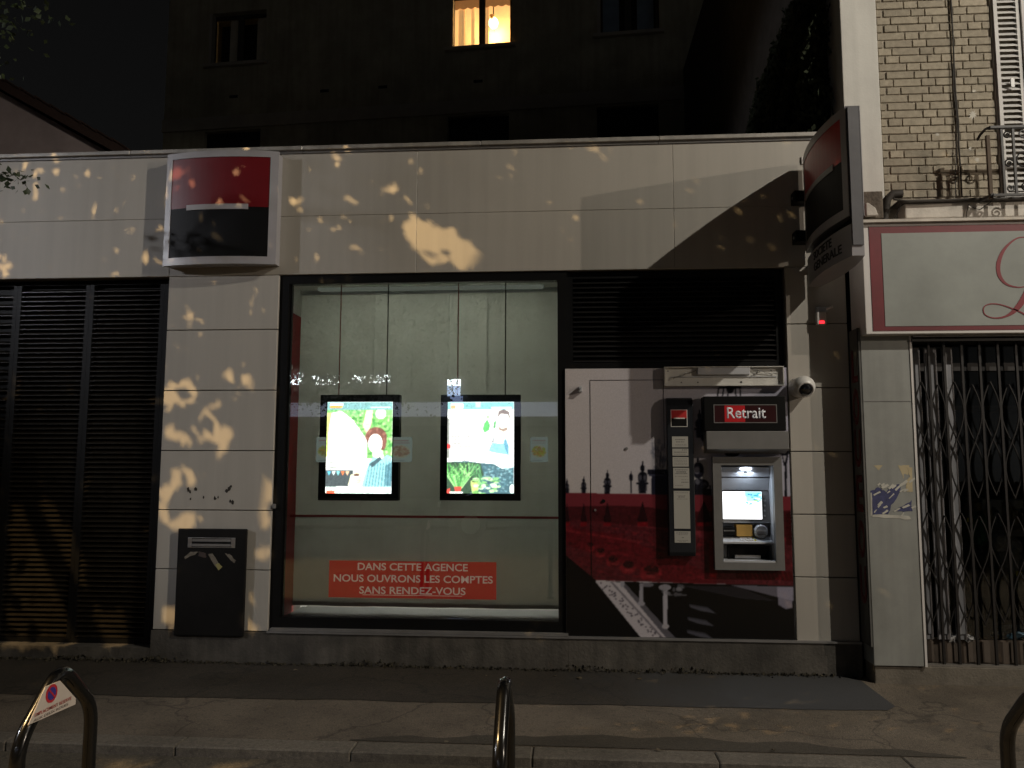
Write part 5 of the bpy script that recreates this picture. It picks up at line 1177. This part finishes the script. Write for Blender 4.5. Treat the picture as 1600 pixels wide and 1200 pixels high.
def ptext(s, pa, pb, h, m):
    (ya, z_a), (yb2, z_b) = PY(*pa), PY(*pb); t = text('lettering', s, xp + .0012, (z_a + z_b) / 2, (ya + yb2) / 2, abs(yb2 - ya), h, m, pl, bold=.01, side=True, ext=.0004)
    for v in t.data.vertices: v.co.y *= -1; v.co.x *= -1      # mirrored side: reads from +X
    t.data.flip_normals()
ptext('EMPLACEMENT RESERVE', (54, 1117), (111, 1091), .011, mat('plate_red_ink', (.40, .10, .08), .5)); ptext('AUX DEUX ROUES', (52, 1125), (106, 1101), .009, mat('plate_dark_ink', (.20, .17, .15), .5))
MB().prismx([PY(95, 1060), PY(99, 1063), PY(122, 1090), PY(119, 1091)], xp - .012, xp - .0022).build('plate_strut', M['rack'], rk)

# ------------------------------------------------------------------ litter and moss at the wall foot
n = 1500; X_ = rng.uniform(-4.6, 2.0, n); Yn = -.022 - np.abs(rng.normal(0, .025, n)); base = .012 + .02 * np.clip(np.sin(X_ * 3.1) + np.sin(X_ * 7.7 + 1) + .4, 0, 2)
Zn = base * rng.random(n) * np.exp(-(-.022 - Yn) * 18)
stuff(leafcloud('moss', np.stack([X_, Yn, Zn + .004], 1), rng.uniform(.012, .035, n), mat('moss_dirt', (.035, .03, .018), .95, var=.5, scale=30)))
lm_ = mat('dry_leaf', (.22, .18, .12), .8, var=.3)
for i, (px, py) in enumerate(((462, 1050), (685, 1057), (760, 1058), (868, 1058), (905, 1062), (1000, 1063), (1330, 1060), (1345, 1061), (1364, 1062), (1370, 1064), (420, 1108), (697, 1163), (1208, 1175), (1030, 1175))):
    d = ray(px, py); t = -H / d.z; p = Vector((0, -D, H)) + d * t; s_ = MB(); r_ = .012 + .01 * random.random(); big = 1.5 if i in (9, 8) else 1
    pts_ = [(p.x + r_ * big * random.uniform(.5, 1.3) * math.cos(a), p.y + r_ * big * .8 * random.uniform(.5, 1.3) * math.sin(a)) for a in [k * 1.05 for k in range(6)]]
    s_._add([(a, b, .008 + random.random() * .012) for a, b in pts_], [tuple(range(6))])
    bmesh.ops.solidify(s_.bm, geom=s_.bm.faces[:], thickness=.001)
    tag(s_.build('fallen_leaf', lm_), 'small pale dead leaf or scrap lying on the pavement', 'litter', 'scraps of litter on the pavement')

# ------------------------------------------------------------------ street tree between the left lamp and the facade
tree = thing('street_tree', (-4.6, -3.6, -.08), 'leafy street tree whose branches hang into the upper left corner', 'tree')
trk = [(-4.6, -3.6, -.1), (-4.58, -3.62, 1.2), (-4.5, -3.65, 2.4), (-4.4, -3.8, 3.4)]
MB().tube(trk, [.15, .12, .11, .10], 14).build('trunk', M['bark'], tree, smooth=True)
LC = np.array(LAMP_C)
bright = []
def B5(l): return [(x / 3.529, 400 + y / 3.529) for x, y in l]
def B6(l): return [(x / 3.529, 700 + y / 3.529) for x, y in l]
polys = [
 [(625, 352), (650, 348), (690, 362), (720, 372), (735, 385), (765, 400), (782, 416), (742, 412), (735, 417), (700, 395), (690, 410), (665, 415), (668, 400), (640, 390), (655, 375), (635, 368)],
 [(667, 474), (680, 473), (700, 490), (712, 494), (725, 500), (720, 505), (690, 508), (676, 495)], [(745, 495), (770, 497), (768, 502), (750, 500)],
 B5([(1200, 630), (1270, 650), (1380, 700), (1525, 665), (1525, 805), (1400, 800), (1390, 725), (1330, 705), (1210, 655)]),
 B5([(895, 700), (1095, 740), (1090, 785), (1030, 780), (1000, 830), (895, 805)]), B5([(1140, 835), (1210, 835), (1215, 870), (1150, 880)]),
 B5([(1150, 925), (1260, 950), (1275, 985), (1190, 1040), (1150, 1000)]), B5([(895, 950), (980, 975), (1080, 1045), (1060, 1055), (960, 1005), (895, 990)]),
 B5([(935, 880), (985, 870), (985, 900), (955, 925), (935, 910)]), B5([(1065, 930), (1100, 935), (1100, 990), (1070, 990)]), B5([(1215, 1075), (1300, 1060), (1270, 1095), (1220, 1100)]),
 B5([(1040, 320), (1080, 325), (1080, 365), (1040, 370)]), B5([(1455, 265), (1530, 290), (1530, 320), (1470, 295)]), B5([(1440, 315), (1530, 345), (1530, 365)]), B5([(1300, 540), (1360, 530), (1360, 555)]),
 B6([(950, 110), (1010, 120), (1100, 145), (1100, 170), (1000, 172), (965, 150)]), B6([(885, 230), (920, 195), (960, 210), (990, 240), (960, 265), (930, 265), (910, 320), (870, 322)]),
 B6([(1330, 190), (1400, 165), (1495, 175), (1500, 330), (1400, 312), (1360, 260)]),
 B6([(865, 328), (930, 350), (960, 400), (1040, 340), (1095, 380), (1090, 432), (960, 442), (900, 400), (865, 372)]), B6([(1325, 335), (1370, 335), (1375, 360), (1340, 365)]),
 B6([(1430, 360), (1480, 400), (1495, 500), (1450, 440)]), B6([(1410, 530), (1470, 550), (1485, 650), (1440, 615)]),
 B6([(1345, 760), (1390, 790), (1370, 860), (1400, 920), (1450, 950), (1475, 1010), (1340, 1010)]), B6([(895, 915), (965, 900), (965, 1000), (930, 985)]),
 [(8, 768), (78, 772), (90, 810), (112, 860), (112, 1012), (0, 1012)], [(122, 934), (226, 940), (232, 1008), (122, 1008)], [(0, 568), (8, 568), (8, 612), (0, 612)],
 [(545, 828), (600, 820), (650, 845), (700, 868), (770, 862), (795, 880), (780, 925), (700, 930), (600, 905), (540, 890)], [(585, 800), (625, 800), (620, 835), (590, 830)], [(498, 845), (510, 848), (512, 862), (500, 858)],
 [(810, 900), (868, 905), (868, 965), (820, 965)], [(262, 303), (276, 303), (272, 325), (266, 330)], [(287, 286), (300, 285), (306, 296), (290, 298)], [(278, 308), (286, 308), (286, 316), (278, 316)],
 [(0, 405), (14, 410), (20, 422), (0, 424)], [(930, 230), (955, 238), (968, 250), (948, 246)], [(900, 293), (935, 304), (915, 303)]]
for cx_, cy_, rx, ry in ((85, 250, 5, 3), (95, 258, 6, 3), (104, 266, 5, 3), (125, 290, 10, 3), (165, 278, 8, 3), (98, 295, 4, 3), (30, 325, 12, 3.5), (65, 330, 7, 3), (100, 338, 7, 3), (118, 336, 7, 3), (152, 340, 16, 4), (178, 333, 6, 3), (575, 243, 9, 4), (540, 285, 5, 4), (568, 291, 6, 3), (545, 308, 7, 7), (560, 313, 6, 4), (615, 297, 9, 7), (500, 347, 10, 5), (330, 436, 4, 3), (302, 590, 5, 3), (820, 510, 8, 5), (695, 546, 8, 6), (746, 544, 7, 6), (1040, 318, 8, 3), (1180, 335, 10, 4), (510, 520, 6, 9), (380, 527, 8, 2.5), (378, 540, 4, 3), (342, 625, 6, 4), (1060, 250, 5, 4), (940, 680, 12, 5)):
    polys.append([(cx_ + rx * math.cos(k * .785), cy_ + ry * math.sin(k * .785)) for k in range(8)])
wp = [[at(a, b) for a, b in p] for p in polys]; mg = [.055 if (len(p) != 8 or i < 33) else .012 for i, p in enumerate(polys)]
def inpoly(X, Z, pts):
    m = np.zeros(X.shape, bool); n = len(pts)
    for i in range(n):
        (ax, az), (bx, bz) = pts[i], pts[(i + 1) % n]
        if az == bz: continue
        m ^= ((az > Z) != (bz > Z)) & (X < (bx - ax) * (Z - az) / (bz - az) + ax)
    return m
NL = 140000  # unseen crown shaped for the lamp: gaps left where light patches fall
TX = rng.uniform(-7.2, 5.2, NL); TZ = rng.uniform(-5.5, 9.8, NL); tt_ = rng.uniform(.42, .57, NL)
hi_ = (TZ > 4.4) | (TZ < -1.9); tt_[hi_] = rng.uniform(.20, .30, hi_.sum())  # outer leaves added near the lamp keep its light off far walls and road
ok = np.ones(NL, bool); size = rng.uniform(.05, .09, NL); size[hi_] *= 1.15
jx = TX; jz = TZ
for p, m_ in zip(wp, mg):
    for dx, dz in ((0, 0), (m_, 0), (-m_, 0), (0, m_), (0, -m_)): ok &= ~inpoly(jx + dx, jz + dz, p)
ok |= (rng.random(NL) < .022)      # stray leaves break the gaps up
# gaps over the gutter and kerb
gx = rng.uniform(-3.8, 1.8, 44); gz_ = rng.uniform(-3.15, -2.62, 44)
for a, b in zip(gx, gz_): ok &= ((TX - a) / .22) ** 2 + ((TZ - b) / .13) ** 2 > 1
Tg = np.stack([TX, np.zeros(NL), TZ], 1); Cn = LC + (Tg - LC) * tt_[:, None]
# crown leaves that would fall inside the view are dropped
Mi = np.array(MC.inverted()); q_ = (Cn - np.array([0, -D, H])) @ Mi.T; fwd = np.maximum(q_[:, 1], 1e-3)
ok &= ~((q_[:, 1] > .05) & (np.abs(q_[:, 0] / fwd) < .72) & (np.abs(q_[:, 2] / fwd) < .56))
lv = stuff(leafcloud('crown', Cn[ok], size[ok], M['leaf'], tree, nrm=((LC - np.array([-1.2, 0, 1.5])) / np.linalg.norm(LC - np.array([-1.2, 0, 1.5])))))
cc = Cn[ok].mean(0)
for k in range(7):
    e = Cn[ok][rng.integers(ok.sum())]; a = Vector(trk[-1]); e = Vector(e); mid = (a + e) / 2 + Vector((0, -.4, .4))
    MB().tube([a, a.lerp(mid, .6), mid.lerp(e, .3), e], [.07, .05, .03, .012], 8).build('limb', M['bark'], tree)
# drooping sprays that reach into the picture
def spray(px, py, Y, n, sx_, sz_, sz=.07):
    x, z = at(px, py, Y); C = np.stack([rng.normal(x, sx_, n), rng.normal(Y, .15, n), rng.normal(z, sz_, n)], 1); return C
Cs = np.concatenate([spray(-22, 50, -1.2, 130, .13, .16), spray(22, 36, -1.2, 26, .07, .05), spray(66, 24, -1.2, 16, .06, .018), spray(-10, -30, -1.2, 60, .3, .10), spray(8, 272, -1.0, 60, .08, .018), spray(-30, 274, -1.0, 60, .12, .04)])
stuff(leafcloud('hanging_spray', Cs, rng.uniform(.035, .065, len(Cs)), M['leaf'], tree))
xx, zz_ = at(-40, 40, -1.2); MB().tube([trk[-1], (-4.6, -2.6, 4.4), (xx, -1.4, zz_ + .5), (xx, -1.2, zz_)], [.06, .04, .02, .006], 7).build('limb', M['bark'], tree)
xx, zz_ = at(-30, 262, -1.0); MB().tube([(-4.6, -2.6, 4.4), (-4.8, -1.6, 4.2), (xx, -1.0, zz_)], [.03, .02, .005], 7).build('limb', M['bark'], tree)

# ------------------------------------------------------------------ street lamps across and along the street, and one added fill lamp
for i, (pos, aim, watts, col, cone, rad) in enumerate(LAMPS):
    lb = ['tall street lamp to the right of the facade', 'distant street lamp far along the street to the right', 'orange street lamp behind the street tree', 'unseen cool fill lamp added far to the left'][i]
    arm = Vector((.0, .9, 0))
    t = thing('street_lamp', (pos.x, pos.y - .9, -.085), lb, 'street lamp')
    MB().tube([(pos.x, pos.y - .9, -.085), (pos.x, pos.y - .9, pos.z * .5), (pos.x, pos.y - .9, pos.z), (pos.x, pos.y - .7, pos.z + .22), (pos.x, pos.y - .1, pos.z + .25)], [.09, .07, .05, .04, .035], 12).build('pole', M['grey'], t)
    MB().box(pos.x - .13, pos.x + .13, pos.y - .25, pos.y + .25, pos.z + .16, pos.z + .25).build('lamp_head', M['grey'], t, bevel=.02)
    MB().box(pos.x - .09, pos.x + .09, pos.y - .18, pos.y + .18, pos.z + .145, pos.z + .158).build('lens', M['lampglow'], t)
    L = bpy.data.lights.new('street_lamp_light', 'SPOT'); L.energy = watts; L.color = col; L.spot_size = R(cone); L.spot_blend = .35; L.shadow_soft_size = rad
    lo2 = bpy.data.objects.new('street_lamp_light', L); sc.collection.objects.link(lo2); lo2.parent = t
    lo2.location = Vector(pos) - Vector(t.location); lo2.rotation_euler = (Vector(aim) - Vector(pos)).to_track_quat('-Z', 'Y').to_euler()

# ------------------------------------------------------------------ across the street: pavement, lit shop, tree, parked car (seen reflected in the glass)
slab('opposite_pavement', -60, 60, -30, -12.2, -.3, .03, M['asph'])
op = thing('opposite_shop', (-3, -14, 0), 'shop across the street with a lit strip above its window', 'shop')
MB().box(-14, 8, -20, -14, 0, 7.5).build('wall', mat('opposite_wall', (.16, .15, .13), .9), op)
MB().box(-7.4, 2.4, -13.99, -13.9, 2.75, 3.12).build('fascia_band', mat('pale_fascia', (.5, .5, .55), .6, emit=(.55, .6, .8), estr=.9), op)
mx = lambda px, py: at(px, py, 13.87)
for pa, pb, y0_, y1_ in ((446, 470, 582, 600), (484, 512, 584, 600), (514, 527, 586, 602), (540, 607, 586, 598)):
    MB().box(mx(pa, 590)[0], mx(pb, 590)[0], -13.93, -13.86, mx(500, y1_)[1], mx(500, y0_)[1]).build('light_strip', bpy.data.materials.get('white_tube') or emitmat('white_tube', (.88, .94, 1), 14), op)
MB().box(mx(698, 600)[0], mx(718, 600)[0], -13.93, -13.86, mx(700, 602)[1], mx(700, 592)[1]).build('light_panel', emitmat('white_head', (.85, .92, 1), 14), op)
MB().box(mx(698, 600)[0], mx(718, 600)[0], -13.93, -13.86, mx(700, 618)[1], mx(700, 602)[1] - .004).build('light_panel', emitmat('blue_head', (.5, .65, 1), 5), op)
MB().box(mx(703, 600)[0], mx(722, 600)[0], -13.93, -13.86, mx(700, 640)[1], mx(700, 618)[1] - .004).build('light_panel', emitmat('dim_blue_head', (.4, .52, .9), 2), op)
MB().box(-6.8, 1.8, -13.98, -13.93, .6, 2.5).build('shop_glass', M['blk'], op)
t2 = thing('opposite_tree', (-5.0, -12.6, .03), 'small tree in front of the shop across the street', 'tree')
MB().tube([(-5, -12.6, 0), (-5, -12.6, 2.6), (-4.9, -12.5, 3.4)], [.09, .07, .05], 10).build('trunk', M['bark'], t2)
n = 7500; C = np.stack([rng.normal(-5.2, 1.5, n), rng.normal(-12.5, .25, n), rng.normal(3.75, .42, n)], 1); stuff(leafcloud('crown', C, rng.uniform(.05, .10, n), M['leaf'], t2))
car = thing('parked_car', (-.6, -10.6, -.085), 'dark parked car on the far side of the street', 'car')
cm = mat('car_paint', (.03, .035, .05), .2, coat=1)
prof_ = [(-2.6, .35), (-2.55, .75), (-1.7, .88), (-1.0, 1.34), (.35, 1.36), (1.2, .92), (1.55, .85), (1.6, .35)]
s_ = MB(); s_.prism([(a - .1, b) for a, b in prof_], -11.4, -9.8); s_.build('body', cm, car, bevel=.06, segs=2)
MB().prism([(-1.6, .93), (-1.08, 1.29), (.2, 1.3), (.85, .95)], -9.798, -9.79).build('side_window', mat('car_glass', (.01, .01, .01), .05), car)
for x in (-2.0, .85): 
    wb = MB().tube([(x, -9.95, .28), (x, -9.76, .28)], .31, 24).build('wheel', M['rack'], car); MB().tube([(x, -9.765, .28), (x, -9.75, .28)], .2, 20).build('rim', M['steel'], wb)
for x in (-2.66, 1.49): MB().box(x - .05, x + .05, -10.2, -9.85, .62, .72).build('headlight', M['steel'], car)
